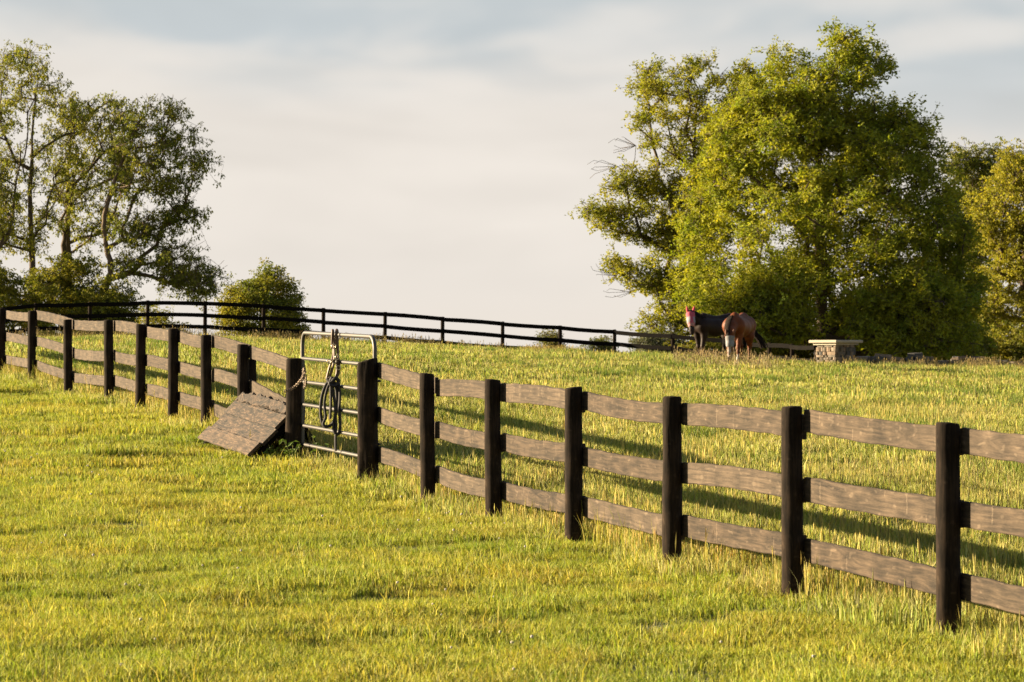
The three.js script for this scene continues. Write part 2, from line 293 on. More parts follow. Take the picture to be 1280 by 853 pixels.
// ---------------------------------------------------------------- pipe gate with chain, halter and lead ropes
const steel = new THREE.MeshStandardMaterial({ color: new THREE.Color().setRGB(0.085, 0.08, 0.075), metalness: 0.7, roughness: 0.55 });
const gateL = at(378, 445, 36.25), gateR = at(468.5, 445, 33.12);
const onGate = (f, h) => { const p = gateL.clone().lerp(gateR, f); p.y = EYE + h - 0.075 * f; return p; };
{
  const gt = thing('pipe_gate', 'galvanised steel pipe gate with rounded top hung between two thick wooden posts', 'gate', V(0, 0, 0));
  const pipe = (a, b, r) => tube([a, b], [r, r], 12);
  const arch = []; const L = gateL.distanceTo(gateR), rc = 0.16;
  arch.push(onGate(0, -1.09)); arch.push(onGate(0, -0.5)); arch.push(onGate(0, 0.285 - rc));
  for (let i = 1; i < 8; i++) { const w = i / 8 * Math.PI / 2; arch.push(onGate((rc - rc * Math.cos(w)) / L, 0.285 - rc + rc * Math.sin(w))); }
  arch.push(onGate(rc / L, 0.285)); arch.push(onGate(1 - rc / L, 0.285));
  for (let i = 1; i < 8; i++) { const w = i / 8 * Math.PI / 2; arch.push(onGate(1 - rc / L + rc * Math.sin(w) / L, 0.285 - rc + rc * Math.cos(w))); }
  arch.push(onGate(1, 0.285 - rc)); arch.push(onGate(1, -0.5)); arch.push(onGate(1, -1.09));
  part('frame', tube(arch, arch.map(() => 0.024), 12), steel, gt);
  for (const h of [-0.03, -0.315, -0.59, -0.847, -1.076]) part('rail', pipe(onGate(0.004, h), onGate(0.996, h), 0.021), steel, gt);
  for (const h of [-0.2, -0.9]) part('hinge', pipe(onGate(0.995, h), onGate(1.06, h), 0.014), steel, gt);
}
{
  const chain = [], rng = mulberry(9), pts = smoothPath([at(357, 489, 36.0), at(362, 487, 36.05), at(368, 484, 36.12), at(374, 478, 36.05), at(379, 471, 36.0), at(380, 462, 36.0), at(382, 474, 35.98), at(381, 484, 35.98)], 34);
  pts.forEach((p, i) => { const g = new THREE.TorusGeometry(0.017, 0.005, 5, 8); g.scale(1.4, 1, 1); const t = pts[Math.min(i + 1, 34)].clone().sub(pts[Math.max(0, i - 1)]).normalize(); g.rotateX(i % 2 ? 1.4 : 0.1); g.applyQuaternion(new THREE.Quaternion().setFromUnitVectors(V(1, 0, 0), t)); g.translate(p.x, p.y, p.z); chain.push(g); });
  const m = new THREE.Mesh(mergeGeometries(chain), new THREE.MeshStandardMaterial({ color: new THREE.Color().setRGB(0.2, 0.15, 0.11), metalness: 0.5, roughness: 0.6 }));
  m.name = numbered('latch_chain'); m.castShadow = true; scene.add(m); tag(m, 'rusty latch chain tying the pipe gate to its post', 'chain');
}
{
  const rope = new THREE.MeshStandardMaterial({ color: new THREE.Color().setRGB(0.012, 0.010, 0.012), roughness: 0.8 });
  const strap = new THREE.MeshStandardMaterial({ color: new THREE.Color().setRGB(0.085, 0.045, 0.025), roughness: 0.6 });
  const brass = new THREE.MeshStandardMaterial({ color: new THREE.Color().setRGB(0.6, 0.5, 0.34), metalness: 0.9, roughness: 0.35 });
  const D = 34.55, q = (px, py, off = 0) => at(px, py, D - off);
  const run = (pts, r, n = 40, s = 7) => { const p = smoothPath(pts, n); return tube(p, p.map(() => r), s); };
  const over = (x) => [q(x - 1, 436, 0.04), q(x - 0.4, 421, 0.05), q(x, 414.6, 0.045), q(x + 0.3, 412.6, 0), q(x + 0.8, 414.6, -0.045), q(x + 1.0, 424, -0.05), q(x + 1.4, 440, -0.02)];
  const h = thing('halter', 'brown strap halter with buckles slung over the top of the pipe gate', 'halter');
  part('strap', run([...over(415.5), q(414, 452, 0.06), q(411, 462, 0.07), q(408, 474, 0.06)], 0.014), strap, h);
  part('strap', run([...over(420.5), q(421.5, 455, 0.06), q(421, 466, 0.06), q(419, 476, 0.06)], 0.017), strap, h);
  part('strap', run([q(417.5, 432, 0.06), q(418, 446, 0.07), q(416, 458, 0.08), q(413, 468, 0.07), q(410, 477, 0.06)], 0.016), strap, h);
  part('strap', run([q(410, 477, 0.06), q(414, 472, 0.08), q(419, 474, 0.08), q(423, 468, 0.06), q(424, 455, 0.05), q(422, 442, 0.05)], 0.013), strap, h);
  for (const [x, y] of [[417, 433], [411.5, 452], [421.5, 447], [412, 474], [418, 452], [423, 460]]) { const g = new THREE.TorusGeometry(0.024, 0.006, 6, 12); part('buckle', g, brass, h, q(x, y, 0.09)); }
  const l = thing('lead_rope', 'black lead rope hanging in long loops from the halter on the gate', 'rope');
  part('loop', run([q(412, 475, 0.07), q(406, 484, 0.08), q(401.5, 500, 0.08), q(401, 520, 0.08), q(405, 533, 0.08), q(411, 533, 0.08), q(417, 528, 0.08), q(420, 516, 0.08), q(421, 500, 0.08), q(420, 484, 0.09), q(416, 474, 0.1)], 0.019, 60), rope, l);
  part('loop', run([q(415, 474, 0.1), q(409, 486, 0.11), q(405.5, 505, 0.11), q(407, 522, 0.11), q(404, 530, 0.1), q(407, 534.5, 0.1)], 0.016, 40), rope, l);
  part('loop', run([q(422, 474, 0.08), q(424.5, 490, 0.1), q(424, 512, 0.1), q(425, 535, 0.1), q(422.5, 543, 0.1), q(418, 541, 0.1), q(417, 530, 0.1), q(419.5, 515, 0.12), q(417, 495, 0.12), q(414, 478, 0.12)], 0.018, 60), rope, l);
  part('knot', run([q(409, 474, 0.1), q(413, 478, 0.14), q(419, 473, 0.13), q(423, 477, 0.1), q(418, 482, 0.13), q(412, 480, 0.14), q(415, 472, 0.12)], 0.022, 40), rope, l);
  part('tail', run([q(413, 480, 0.06), q(413.5, 500, 0.05), q(412.5, 524, 0.05)], 0.017, 12), rope, l);
  part('tail', run([q(418.5, 508, 0.13), q(420, 530, 0.11), q(419.3, 548, 0.1), q(419.5, 564, 0.09)], 0.015, 20), rope, l);
}

// ---------------------------------------------------------------- wooden A-shaped jump standing in the fence line
{
  const j = thing('wooden_jump', 'weathered wooden coop jump with a sloping plank face beside the gate', 'jump');
  const rng = mulberry(77);
  const BL = at(250, 551, 38.6), BR = at(314, 574, 36.1), TL = at(302, 494, 38.92), TR = at(366, 512, 36.5);
  BL.y = Math.max(BL.y, ground(BL.x, 38.6) + 0.03); BR.y = Math.max(BR.y, ground(BR.x, 36.1) + 0.03);
  const nF = new THREE.Vector3().crossVectors(BR.clone().sub(BL), TL.clone().sub(BL)).normalize(); if (nF.y < 0) nF.negate();
  const along = BR.clone().sub(BL).normalize();
  const bands = [[0.015, 0.27, 1, 0.03], [0.285, 0.585, 0, 0.0], [0.6, 0.86, 0, 0.004]];
  bands.forEach(([f0, f1, m, out], i) => {
    const c = (f0 + f1) / 2, a = BL.clone().lerp(TL, c).addScaledVector(nF, out).addScaledVector(along, (rng() - 0.5) * 0.12), b = BR.clone().lerp(TR, c).addScaledVector(nF, out).addScaledVector(along, (rng() - 0.5) * 0.12);
    const w = BL.distanceTo(TL) * (f1 - f0);
    part('plank', board(a, b, TL.clone().sub(BL).normalize(), w, 0.04, rng, { rag: 0.005, sag: 0, bow: 0.6, n: 24 }), m ? old2Mat : oldMat, j);
  });
  // the rotten ridge board
  part('ridge_board', board(BL.clone().lerp(TL, 0.945).addScaledVector(nF, 0.02).addScaledVector(along, 0.12), BR.clone().lerp(TR, 0.945).addScaledVector(nF, 0.02), TL.clone().sub(BL).normalize(), BL.distanceTo(TL) * 0.16, 0.06, rng, { rag: 0.028, sag: 0.015, n: 60 }), oldMat, j);
  // back face, its shadow painted in as near-black wood, and the frames that carry the planks
  const off = V(0.42, 0, -0.14), BL2 = TL.clone().add(off), BR2 = TR.clone().add(off); BL2.y = ground(BL2.x, -BL2.z); BR2.y = ground(BR2.x, -BR2.z);
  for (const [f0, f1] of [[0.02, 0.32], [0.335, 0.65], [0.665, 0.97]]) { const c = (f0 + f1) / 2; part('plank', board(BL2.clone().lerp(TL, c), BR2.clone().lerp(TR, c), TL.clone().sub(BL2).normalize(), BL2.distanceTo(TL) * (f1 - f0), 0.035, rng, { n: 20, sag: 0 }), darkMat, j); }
  for (const f of [0.04, 0.5, 0.97]) {
    const b = BL.clone().lerp(BR, f).addScaledVector(nF, -0.06), t = TL.clone().lerp(TR, f).addScaledVector(nF, -0.06), k = BL2.clone().lerp(BR2, f);
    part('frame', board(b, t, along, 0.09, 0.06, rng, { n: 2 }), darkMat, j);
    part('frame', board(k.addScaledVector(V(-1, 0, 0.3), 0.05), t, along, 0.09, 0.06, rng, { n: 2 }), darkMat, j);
  }
}

// ---------------------------------------------------------------- stone pillar and dry stone wall
const stoneMats = [[0.23, 0.17, 0.12], [0.16, 0.135, 0.105], [0.10, 0.095, 0.09], [0.27, 0.215, 0.165]].map((c, i) => {
  const t = texture(128, 128, (x, y) => { const n = 0.5 + 0.6 * fbm2(x / 30 + i * 9, y / 30, 4) + 0.15 * M2(x / 3, y / 3); return c.map((v) => Math.sqrt(v) * (0.72 + 0.4 * n)); });
  return new THREE.MeshStandardMaterial({ map: t, roughness: 0.95, bumpMap: t, bumpScale: 0.01 });
});
const stoneGeos = Array.from({ length: 10 }, (_, i) => {
  const g = new THREE.BoxGeometry(1, 1, 1, 2, 1, 2), p = g.attributes.position, s = i * 7.3;
  for (let k = 0; k < p.count; k++) { const x = p.getX(k), y = p.getY(k), z = p.getZ(k), c = 1 - 0.13 * Math.abs(x * z * 4) - 0.06 * Math.abs(x * y * 4); p.setXYZ(k, x * c + 0.06 * N3(x * 2 + s, y * 2, z * 2), y + 0.10 * N3(x * 1.5, y * 2 + s, z * 1.5), z * c + 0.06 * N3(x * 2, y * 2, z * 2 + s)); }
  return flat(g);
});
{
  const rng = mulberry(55), base = at(1045, 458, 108); base.y = ground(base.x, 108) - 0.05;
  const p = thing('stone_pillar', 'square stacked-stone pillar with a pale flat capstone at the end of the black fence', 'pillar', base);
  p.rotation.y = -0.89;
  const W = 1.02, H = 0.95, core = part('core', new THREE.BoxGeometry(W - 0.16, H, W - 0.16), stoneMats[2], p, V(0, H / 2 - 0.02, 0));
  let y = 0;
  while (y < H - 0.04) {
    const h = Math.min(0.06 + rng() * 0.12, H - y); let hh = H - y - h < 0.07 ? H - y : h;
    for (let s = 0; s < 4; s++) { let x = -W / 2 + (s % 2 ? 0.1 : 0); const end = W / 2 - (s % 2 ? 0.1 : 0); while (x < end - 0.02) { let w = 0.12 + rng() * rng() * 0.55; if (end - x - w < 0.12) w = end - x; const m = part('stone', stoneGeos[Math.floor(rng() * 10)], stoneMats[Math.floor(rng() * 4)], p); m.scale.set(w - 0.014, hh - 0.012, 0.2 + rng() * 0.03); const q = V(x + w / 2, y + hh / 2, W / 2 - 0.1 + (rng() - 0.3) * 0.05).applyAxisAngle(UP, s * Math.PI / 2); m.position.copy(q); m.rotation.y = s * Math.PI / 2; x += w; } }
    y += hh;
  }
  const cap = new THREE.Shape(), c = 0.66; cap.moveTo(-c, -c); cap.lineTo(c, -c); cap.lineTo(c, c); cap.lineTo(-c, c);
  const cg = new THREE.ExtrudeGeometry(cap, { depth: 0.05, bevelEnabled: true, bevelThickness: 0.03, bevelSize: 0.035, bevelSegments: 2 }); cg.rotateX(-Math.PI / 2);
  const lip = new THREE.BoxGeometry(W + 0.14, 0.07, W + 0.14);
  const capMat = new THREE.MeshStandardMaterial({ color: new THREE.Color().setRGB(0.30, 0.26, 0.20), roughness: 0.9 });
  part('capstone', cg, capMat, p, V(0, H + 0.1, 0)); part('capstone_lip', lip, capMat, p, V(0, H + 0.034, 0));

  const w = thing('stone_wall', 'low dry-stone wall of rough fieldstones running from the pillar under the trees', 'wall');
  const A = V(base.x + 0.75, 0, base.z - 0.35), B = V(22, 0, -106), L = A.distanceTo(B), t = B.clone().sub(A).normalize(), ang = Math.atan2(-t.z, t.x);
  const hw = (s) => 0.52 - 0.2 * sstep(0, 8, s) + 0.12 * N2(s * 0.6, 4);
  for (let row = 0; row < 6; row++) for (let s = 0; s < L;) {
    const l = 0.2 + rng() * 0.5, y0 = row * 0.13 + (rng() - 0.5) * 0.05;
    if (y0 < hw(s)) for (const side of row > 3 ? [0] : [-0.16, 0.16]) { const m = part('stone', stoneGeos[Math.floor(rng() * 10)], stoneMats[Math.floor(rng() * 4)], w); const q = A.clone().addScaledVector(t, s + l / 2); m.scale.set(l - 0.015, 0.09 + rng() * 0.09, 0.3 + rng() * 0.12); m.position.set(q.x - t.z * side, ground(q.x, -q.z) + y0 + 0.02, q.z + t.x * side); m.rotation.set((rng() - 0.5) * 0.2, ang + (rng() - 0.5) * 0.35, (rng() - 0.5) * 0.26); }
    s += l;
  }
}

// ---------------------------------------------------------------- horses: one skin from a field of tapered capsules
function surfaceNets(f, lo, hi, cell) {
  const n = [0, 1, 2].map((k) => Math.ceil((hi[k] - lo[k]) / cell) + 1), [nx, ny, nz] = n, val = new Float32Array(nx * ny * nz), id = (i, j, k) => (k * ny + j) * nx + i;
  for (let k = 0; k < nz; k++) for (let j = 0; j < ny; j++) for (let i = 0; i < nx; i++) val[id(i, j, k)] = f(lo[0] + i * cell, lo[1] + j * cell, lo[2] + k * cell);
  const vert = new Int32Array(nx * ny * nz).fill(-1), pos = [], idx = [];
  for (let k = 0; k < nz - 1; k++) for (let j = 0; j < ny - 1; j++) for (let i = 0; i < nx - 1; i++) {
    let c = 0, sx = 0, sy = 0, sz = 0; const v = [];
    for (let b = 0; b < 8; b++) v.push(val[id(i + (b & 1), j + (b >> 1 & 1), k + (b >> 2))]);
    for (let b = 0; b < 8; b++) for (const e of [1, 2, 4]) if (!(b & e) && (v[b] < 0) !== (v[b | e] < 0)) { const t = v[b] / (v[b] - v[b | e]); sx += (b & 1) + (e === 1 ? t : 0); sy += (b >> 1 & 1) + (e === 2 ? t : 0); sz += (b >> 2) + (e === 4 ? t : 0); c++; }
    if (c) { vert[id(i, j, k)] = pos.length / 3; pos.push(lo[0] + (i + sx / c) * cell, lo[1] + (j + sy / c) * cell, lo[2] + (k + sz / c) * cell); }
  }
  const quad = (a, b, c, d, flip) => { if (a < 0 || b < 0 || c < 0 || d < 0) return; flip ? idx.push(a, c, b, a, d, c) : idx.push(a, b, c, a, c, d); };
  for (let k = 1; k < nz - 1; k++) for (let j = 1; j < ny - 1; j++) for (let i = 1; i < nx - 1; i++) {
    const a = val[id(i, j, k)] < 0;
    if (a !== (val[id(i + 1, j, k)] < 0)) quad(vert[id(i, j - 1, k - 1)], vert[id(i, j, k - 1)], vert[id(i, j, k)], vert[id(i, j - 1, k)], !a);
    if (a !== (val[id(i, j + 1, k)] < 0)) quad(vert[id(i - 1, j, k - 1)], vert[id(i - 1, j, k)], vert[id(i, j, k)], vert[id(i, j, k - 1)], !a);
    if (a !== (val[id(i, j, k + 1)] < 0)) quad(vert[id(i - 1, j - 1, k)], vert[id(i, j - 1, k)], vert[id(i, j, k)], vert[id(i - 1, j, k)], !a);
  }
  return geo(pos, idx);
}
function capsuleField(bones, k = 0.05) {        // bones: [ax, ay, az, ra, bx, by, bz, rb, squash?]
  return (x, y, z) => {
    let d = 9;
    for (const b of bones) {
      const dx = b[4] - b[0], dy = b[5] - b[1], dz = b[6] - b[2], px = x - b[0], py = y - b[1], pz = z - b[2];
      const t = clamp((px * dx + py * dy + pz * dz) / (dx * dx + dy * dy + dz * dz + 1e-9));
      const e = Math.hypot(px - dx * t, py - dy * t, pz - dz * t) - lerp(b[3], b[7], t), h = clamp(0.5 + 0.5 * (d - e) / k);
      d = lerp(d, e, h) - k * h * (1 - h);
    }
    return d;
  };
}
function chainBones(out, pts) { for (let i = 0; i < pts.length - 1; i++) out.push([...pts[i], ...pts[i + 1]]); }
function horse({ label, pos, yaw, coat, lower, neck, head, maneColor, tailPts, mask, legShift = [0, 0, 0, 0], socks }) {
  const h = thing('horse', label, 'horse', pos); h.rotation.y = yaw; h.scale.setScalar(1.05);
  const B = [];                                   // x forward, y up, z to the horse's right
  for (const s of [-1, 1]) {
    chainBones(B, [[0.52, 1.12, 0.10 * s, 0.24], [0.05, 1.06, 0.09 * s, 0.265], [-0.42, 1.12, 0.09 * s, 0.24], [-0.72, 1.18, 0.10 * s, 0.235]]);
    const f = legShift[s < 0 ? 0 : 1], r = legShift[s < 0 ? 2 : 3];
    chainBones(B, [[0.55, 1.08, 0.15 * s, 0.17], [0.52, 0.84, 0.16 * s, 0.10], [0.55 + f * 0.5, 0.5, 0.15 * s, 0.058], [0.54 + f * 0.8, 0.38, 0.15 * s, 0.04], [0.54 + f, 0.17, 0.15 * s, 0.042], [0.59 + f, 0.05, 0.15 * s, 0.058], [0.6 + f, 0.0, 0.15 * s, 0.066]]);
    chainBones(B, [[-0.74, 1.12, 0.14 * s, 0.22], [-0.62, 0.84, 0.17 * s, 0.15], [-0.86 + r * 0.6, 0.56, 0.15 * s, 0.068], [-0.86 + r * 0.8, 0.42, 0.15 * s, 0.045], [-0.86 + r, 0.18, 0.15 * s, 0.044], [-0.8 + r, 0.05, 0.15 * s, 0.058], [-0.79 + r, 0.0, 0.15 * s, 0.066]]);
  }
  chainBones(B, [[0.42, 1.38, 0, 0.13], [0.0, 1.28, 0, 0.13], [-0.6, 1.36, 0, 0.14], [-0.9, 1.22, 0, 0.1]]);
  chainBones(B, neck); chainBones(B, head);
  const poll = neck[neck.length - 1], nose = head[head.length - 1], hd = V(nose[0] - poll[0], nose[1] - poll[1], nose[2] - poll[2]).normalize();
  const fw = V(head[0][0] - poll[0], 0, 0), side = new THREE.Vector3().crossVectors(hd, V(0, 1, 0)).normalize(), front = new THREE.Vector3().crossVectors(side, hd).normalize();
  const jaw = V(...poll).addScaledVector(hd, 0.17).addScaledVector(front, -0.07); B.push([...V(...poll).toArray(), 0.11, ...jaw.toArray(), 0.1]);
  const field = capsuleField(B, 0.055);
  const lo = [9, -0.06, 9], hi = [-9, 0, -9]; for (const b of B) for (const o of [0, 4]) for (let k = 0; k < 3; k++) { lo[k] = Math.min(lo[k], b[o + k] - b[o + 3] - 0.06); hi[k] = Math.max(hi[k], b[o + k] + b[o + 3] + 0.06); }
  const g = surfaceNets(field, lo, hi, 0.022), p = g.attributes.position, col = [];
  for (let i = 0; i < p.count; i++) {
    const x = p.getX(i), y = p.getY(i), z = p.getZ(i); let c = coat;
    const k = sstep(0.62, 0.4, y + 0.05 * N3(x * 5, y * 5, z * 5)) * (Math.abs(x) > 0.3 && x < 0.85 ? 1 : 0); c = c.map((v, q) => lerp(v, lower[q], k));
    if (socks && y < 0.3 + 0.03 * N3(x * 9, 1, z * 9) && socks(x, z)) c = [0.3, 0.26, 0.22];
    if (y < 0.06 && x < 0.9) c = [0.05, 0.045, 0.04];
    const toNose = V(x - nose[0], y - nose[1], z - nose[2]); if (mask.blaze && toNose.length() < 0.3 && toNose.dot(front) > 0.02 && Math.abs(toNose.dot(side)) < 0.05) c = [0.32, 0.26, 0.22];
    const n = 1 + 0.12 * N3(x * 3, y * 3, z * 3); col.push(c[0] * n, c[1] * n, c[2] * n);
  }
  g.setAttribute('color', new THREE.BufferAttribute(new Float32Array(col), 3));
  part('body', g, new THREE.MeshPhysicalMaterial({ vertexColors: true, roughness: 0.6, specularIntensity: 0.35 }), h);
  // ears
  const hair = new THREE.MeshPhysicalMaterial({ color: new THREE.Color().setRGB(...maneColor), roughness: 0.9, specularIntensity: 0.2 });
  const earMat = mask.earColor ? new THREE.MeshStandardMaterial({ color: new THREE.Color().setRGB(...mask.earColor), roughness: 0.8 }) : new THREE.MeshStandardMaterial({ color: new THREE.Color().setRGB(...coat), roughness: 0.7 });
  for (const s of [-1, 1]) { const b = V(...poll).addScaledVector(hd, -0.05).addScaledVector(side, 0.075 * s).addScaledVector(front, 0.03), up = hd.clone().negate().multiplyScalar(mask.earUp ?? 0.7).addScaledVector(front, 0.35).addScaledVector(side, 0.28 * s).normalize(); part('ear', tube([0, 0.25, 0.55, 0.85, 1].map((f) => b.clone().addScaledVector(up, 0.2 * f).addScaledVector(side, -0.02 * s * f * f)), [0.035, 0.045, 0.038, 0.018, 0.003], 8), earMat, h); }
  // fly mask: a loose shell round the upper head
  const hb = []; chainBones(hb, head); hb.push([...poll.slice(0, 3), 0.11, ...jaw.toArray(), 0.1]); const hf = capsuleField(hb, 0.05), P0 = V(...poll), len = P0.distanceTo(V(nose[0], nose[1], nose[2]));
  const mf = (x, y, z) => { const t = (x - poll[0]) * hd.x + (y - poll[1]) * hd.y + (z - poll[2]) * hd.z; return Math.max(hf(x, y, z) - 0.012, -0.04 - t, t - len * (mask.to ?? 0.68)); };
  const ml = [0, 1, 2].map((k) => Math.min(poll[k], nose[k]) - 0.24), mh = [0, 1, 2].map((k) => Math.max(poll[k], nose[k]) + 0.24);
  const mg = surfaceNets(mf, ml, mh, 0.017), mp = mg.attributes.position, mc = [];
  for (let i = 0; i < mp.count; i++) { const v = V(mp.getX(i), mp.getY(i), mp.getZ(i)).sub(P0), t = v.dot(hd) / len, s = v.dot(side), fr = v.dot(front); const eye = t > 0.2 && t < 0.52 && Math.abs(s) > 0.045; const c = eye ? mask.eye : t > 0.55 && mask.noseColor ? mask.noseColor : mask.color; mc.push(...c); }
  mg.setAttribute('color', new THREE.BufferAttribute(new Float32Array(mc), 3));
  part('fly_mask', mg, new THREE.MeshStandardMaterial({ vertexColors: true, roughness: 0.9 }), h);
  // mane: locks lying over the crest of the neck; tail: a bundle of locks
  const rng = mulberry(Math.floor(pos.x * 100)), locks = [];
  const crest = smoothPath(neck.map((n, i) => V(n[0], n[1], n[2])), 30), cr = (f) => lerp(neck[0][3], neck[neck.length - 1][3], f);
  for (let i = 0; i < 46; i++) { const f = 0.05 + i / 46 * 0.98, c = crest[Math.min(30, Math.round(f * 30))], nx = crest[Math.min(30, Math.round(f * 30) + 1)].clone().sub(crest[Math.max(0, Math.round(f * 30) - 1)]).normalize(); const lat = new THREE.Vector3().crossVectors(nx, UP).normalize(), top = new THREE.Vector3().crossVectors(lat, nx).normalize(); const r = cr(f) + 0.012, sd = mask.maneSide ?? 1, l = 0.9 + rng() * 0.5;
    locks.push(tube([0, 0.4, 0.8, 1.2].map((a) => c.clone().addScaledVector(top, r * Math.cos(a * l)).addScaledVector(lat, sd * r * Math.sin(a * l)).addScaledVector(nx, (rng() - 0.5) * 0.03)), [0.028, 0.03, 0.022, 0.006], 5)); }
  part('mane', mergeGeometries(locks), hair, h);
  const tl = []; for (let i = 0; i < 26; i++) { const o = V((rng() - 0.5) * 0.05, (rng() - 0.5) * 0.05, (rng() - 0.5) * 0.06), sp = V((rng() - 0.5) * 0.16, (rng() - 0.5) * 0.12, (rng() - 0.5) * 0.2); const q = smoothPath(tailPts.map((t, k) => V(...t).add(o).addScaledVector(sp, k / (tailPts.length - 1))), 9); tl.push(tube(q, q.map((_, k) => 0.034 * (1 - 0.75 * k / 9) + 0.004), 5)); }
  part('tail', mergeGeometries(tl), hair, h);
  return h;
}
{
  const d1 = 90, x1 = (923 - 640) / F * d1;
  horse({
    label: 'chestnut brown horse grazing head down in a grey fly mask', pos: V(x1, ground(x1, d1), -d1), yaw: -Math.PI / 2 - 0.31, coat: [0.115, 0.031, 0.008], lower: [0.085, 0.027, 0.009],
    neck: [[0.5, 1.22, 0, 0.22], [0.82, 1.08, 0.0, 0.165], [1.08, 0.94, -0.02, 0.135], [1.22, 0.78, -0.05, 0.115]], head: [[1.22, 0.78, -0.05, 0.115], [1.28, 0.58, -0.06, 0.092], [1.31, 0.36, -0.06, 0.06], [1.31, 0.25, -0.06, 0.055]],
    maneColor: [0.016, 0.011, 0.009], tailPts: [[-0.93, 1.24, 0], [-1.04, 1.12, -0.1], [-1.1, 0.92, -0.22], [-1.12, 0.74, -0.38], [-1.1, 0.52, -0.5]], legShift: [0.12, -0.1, 0.1, -0.12],
    mask: { color: [0.15, 0.145, 0.145], eye: [0.19, 0.19, 0.2], to: 0.54, blaze: true, earUp: 0.8, maneSide: 1 }, socks: (x, z) => x > 0.3 && z < 0,
  });
  const d2 = 94, x2 = (893 - 640) / F * d2;
  horse({
    label: 'dark bay horse facing forward with head up in a pink fly mask', pos: V(x2, ground(x2, d2) - 0.02, -d2), yaw: -Math.PI / 2 - 0.95, coat: [0.016, 0.008, 0.006], lower: [0.03, 0.014, 0.008],
    neck: [[0.5, 1.2, 0, 0.22], [0.72, 1.3, -0.02, 0.17], [0.92, 1.42, -0.06, 0.13], [1.0, 1.46, -0.1, 0.11]], head: [[1.0, 1.46, -0.1, 0.115], [1.06, 1.24, -0.2, 0.105], [1.1, 1.0, -0.28, 0.075], [1.11, 0.9, -0.3, 0.068]],
    maneColor: [0.012, 0.009, 0.008], tailPts: [[-0.93, 1.24, 0], [-1.08, 1.1, 0], [-1.12, 0.8, 0], [-1.1, 0.5, 0.02]], legShift: [0.05, -0.12, 0.05, -0.1],
    mask: { color: [0.34, 0.06, 0.10], eye: [0.2, 0.19, 0.22], noseColor: [0.33, 0.16, 0.16], to: 0.7, earColor: [0.42, 0.03, 0.06], earUp: 0.85, maneSide: -1 },
  });
}

// ---------------------------------------------------------------- trees
const barkTex = texture(256, 256, (x, y) => { const v = 0.5 + 0.5 * N2(x / 7, y / 34) + 0.3 * M2(x / 3, y / 9) + 0.4 * fbm2(x / 60, y / 60, 3); return [0.25 + 0.12 * v, 0.21 + 0.1 * v, 0.17 + 0.085 * v]; });
barkTex.repeat.set(2, 0.7);
const barkMat = new THREE.MeshStandardMaterial({ map: barkTex, roughness: 0.95, bumpMap: barkTex, bumpScale: 0.03 });
const palebarkMat = new THREE.MeshStandardMaterial({ map: barkTex, roughness: 0.95, color: new THREE.Color().setRGB(1.5, 1.45, 1.4) });
const leafMat = new THREE.MeshPhysicalMaterial({ vertexColors: true, side: THREE.DoubleSide, roughness: 0.93, transmission: 0.45, thickness: 0, ior: 1.35, specularIntensity: 0.5 });
function sprigGeo(seed, n, R, len, wid, droop = 0) {      // a twig end: n folded leaves
  const rng = mulberry(seed), pos = [], idx = [], col = [], q = new THREE.Quaternion(), e = new THREE.Euler();
  for (let i = 0; i < n; i++) {
    const a = rng() * 6.283, r = R * Math.cbrt(rng()), u = rng() * 2 - 1, s = Math.sqrt(1 - u * u), c = V(r * s * Math.cos(a), r * u * 0.7, r * s * Math.sin(a));
    e.set((rng() - 0.5) * 1.7, rng() * 6.283, (rng() - 0.5) * 1.7 - droop * (0.6 + 0.6 * rng())); q.setFromEuler(e);
    const L = len * (0.75 + 0.5 * rng()), w = wid * (0.75 + 0.5 * rng()), b = pos.length / 3, t = 0.8 + 0.4 * rng(), y = 0.9 + 0.25 * rng();
    for (const v of [V(0, 0, 0), V(L * 0.5, 0.012, w / 2), V(L * 0.5, 0.012, -w / 2), V(L, -0.02, 0)]) { v.applyQuaternion(q).add(c); pos.push(v.x, v.y, v.z); col.push(t * y, t, t); }
    idx.push(b, b + 1, b + 3, b, b + 3, b + 2);
  }
  return flat(geo(pos, idx, null, col));
}
const inPoly = (poly, x, y) => { let c = false; for (let i = 0, j = poly.length - 1; i < poly.length; j = i++) { const [xi, yi] = poly[i], [xj, yj] = poly[j]; if ((yi > y) !== (yj > y) && x < (xj - xi) * (y - yi) / (yj - yi) + xi) c = !c; } return c; };
const edgeDist = (poly, x, y) => { let m = 1e9; for (let i = 0, j = poly.length - 1; i < poly.length; j = i++) { const [ax, ay] = poly[j], [bx, by] = poly[i], dx = bx - ax, dy = by - ay, t = clamp(((x - ax) * dx + (y - ay) * dy) / (dx * dx + dy * dy)); m = Math.min(m, Math.hypot(x - ax - dx * t, y - ay - dy * t)); } return m; };
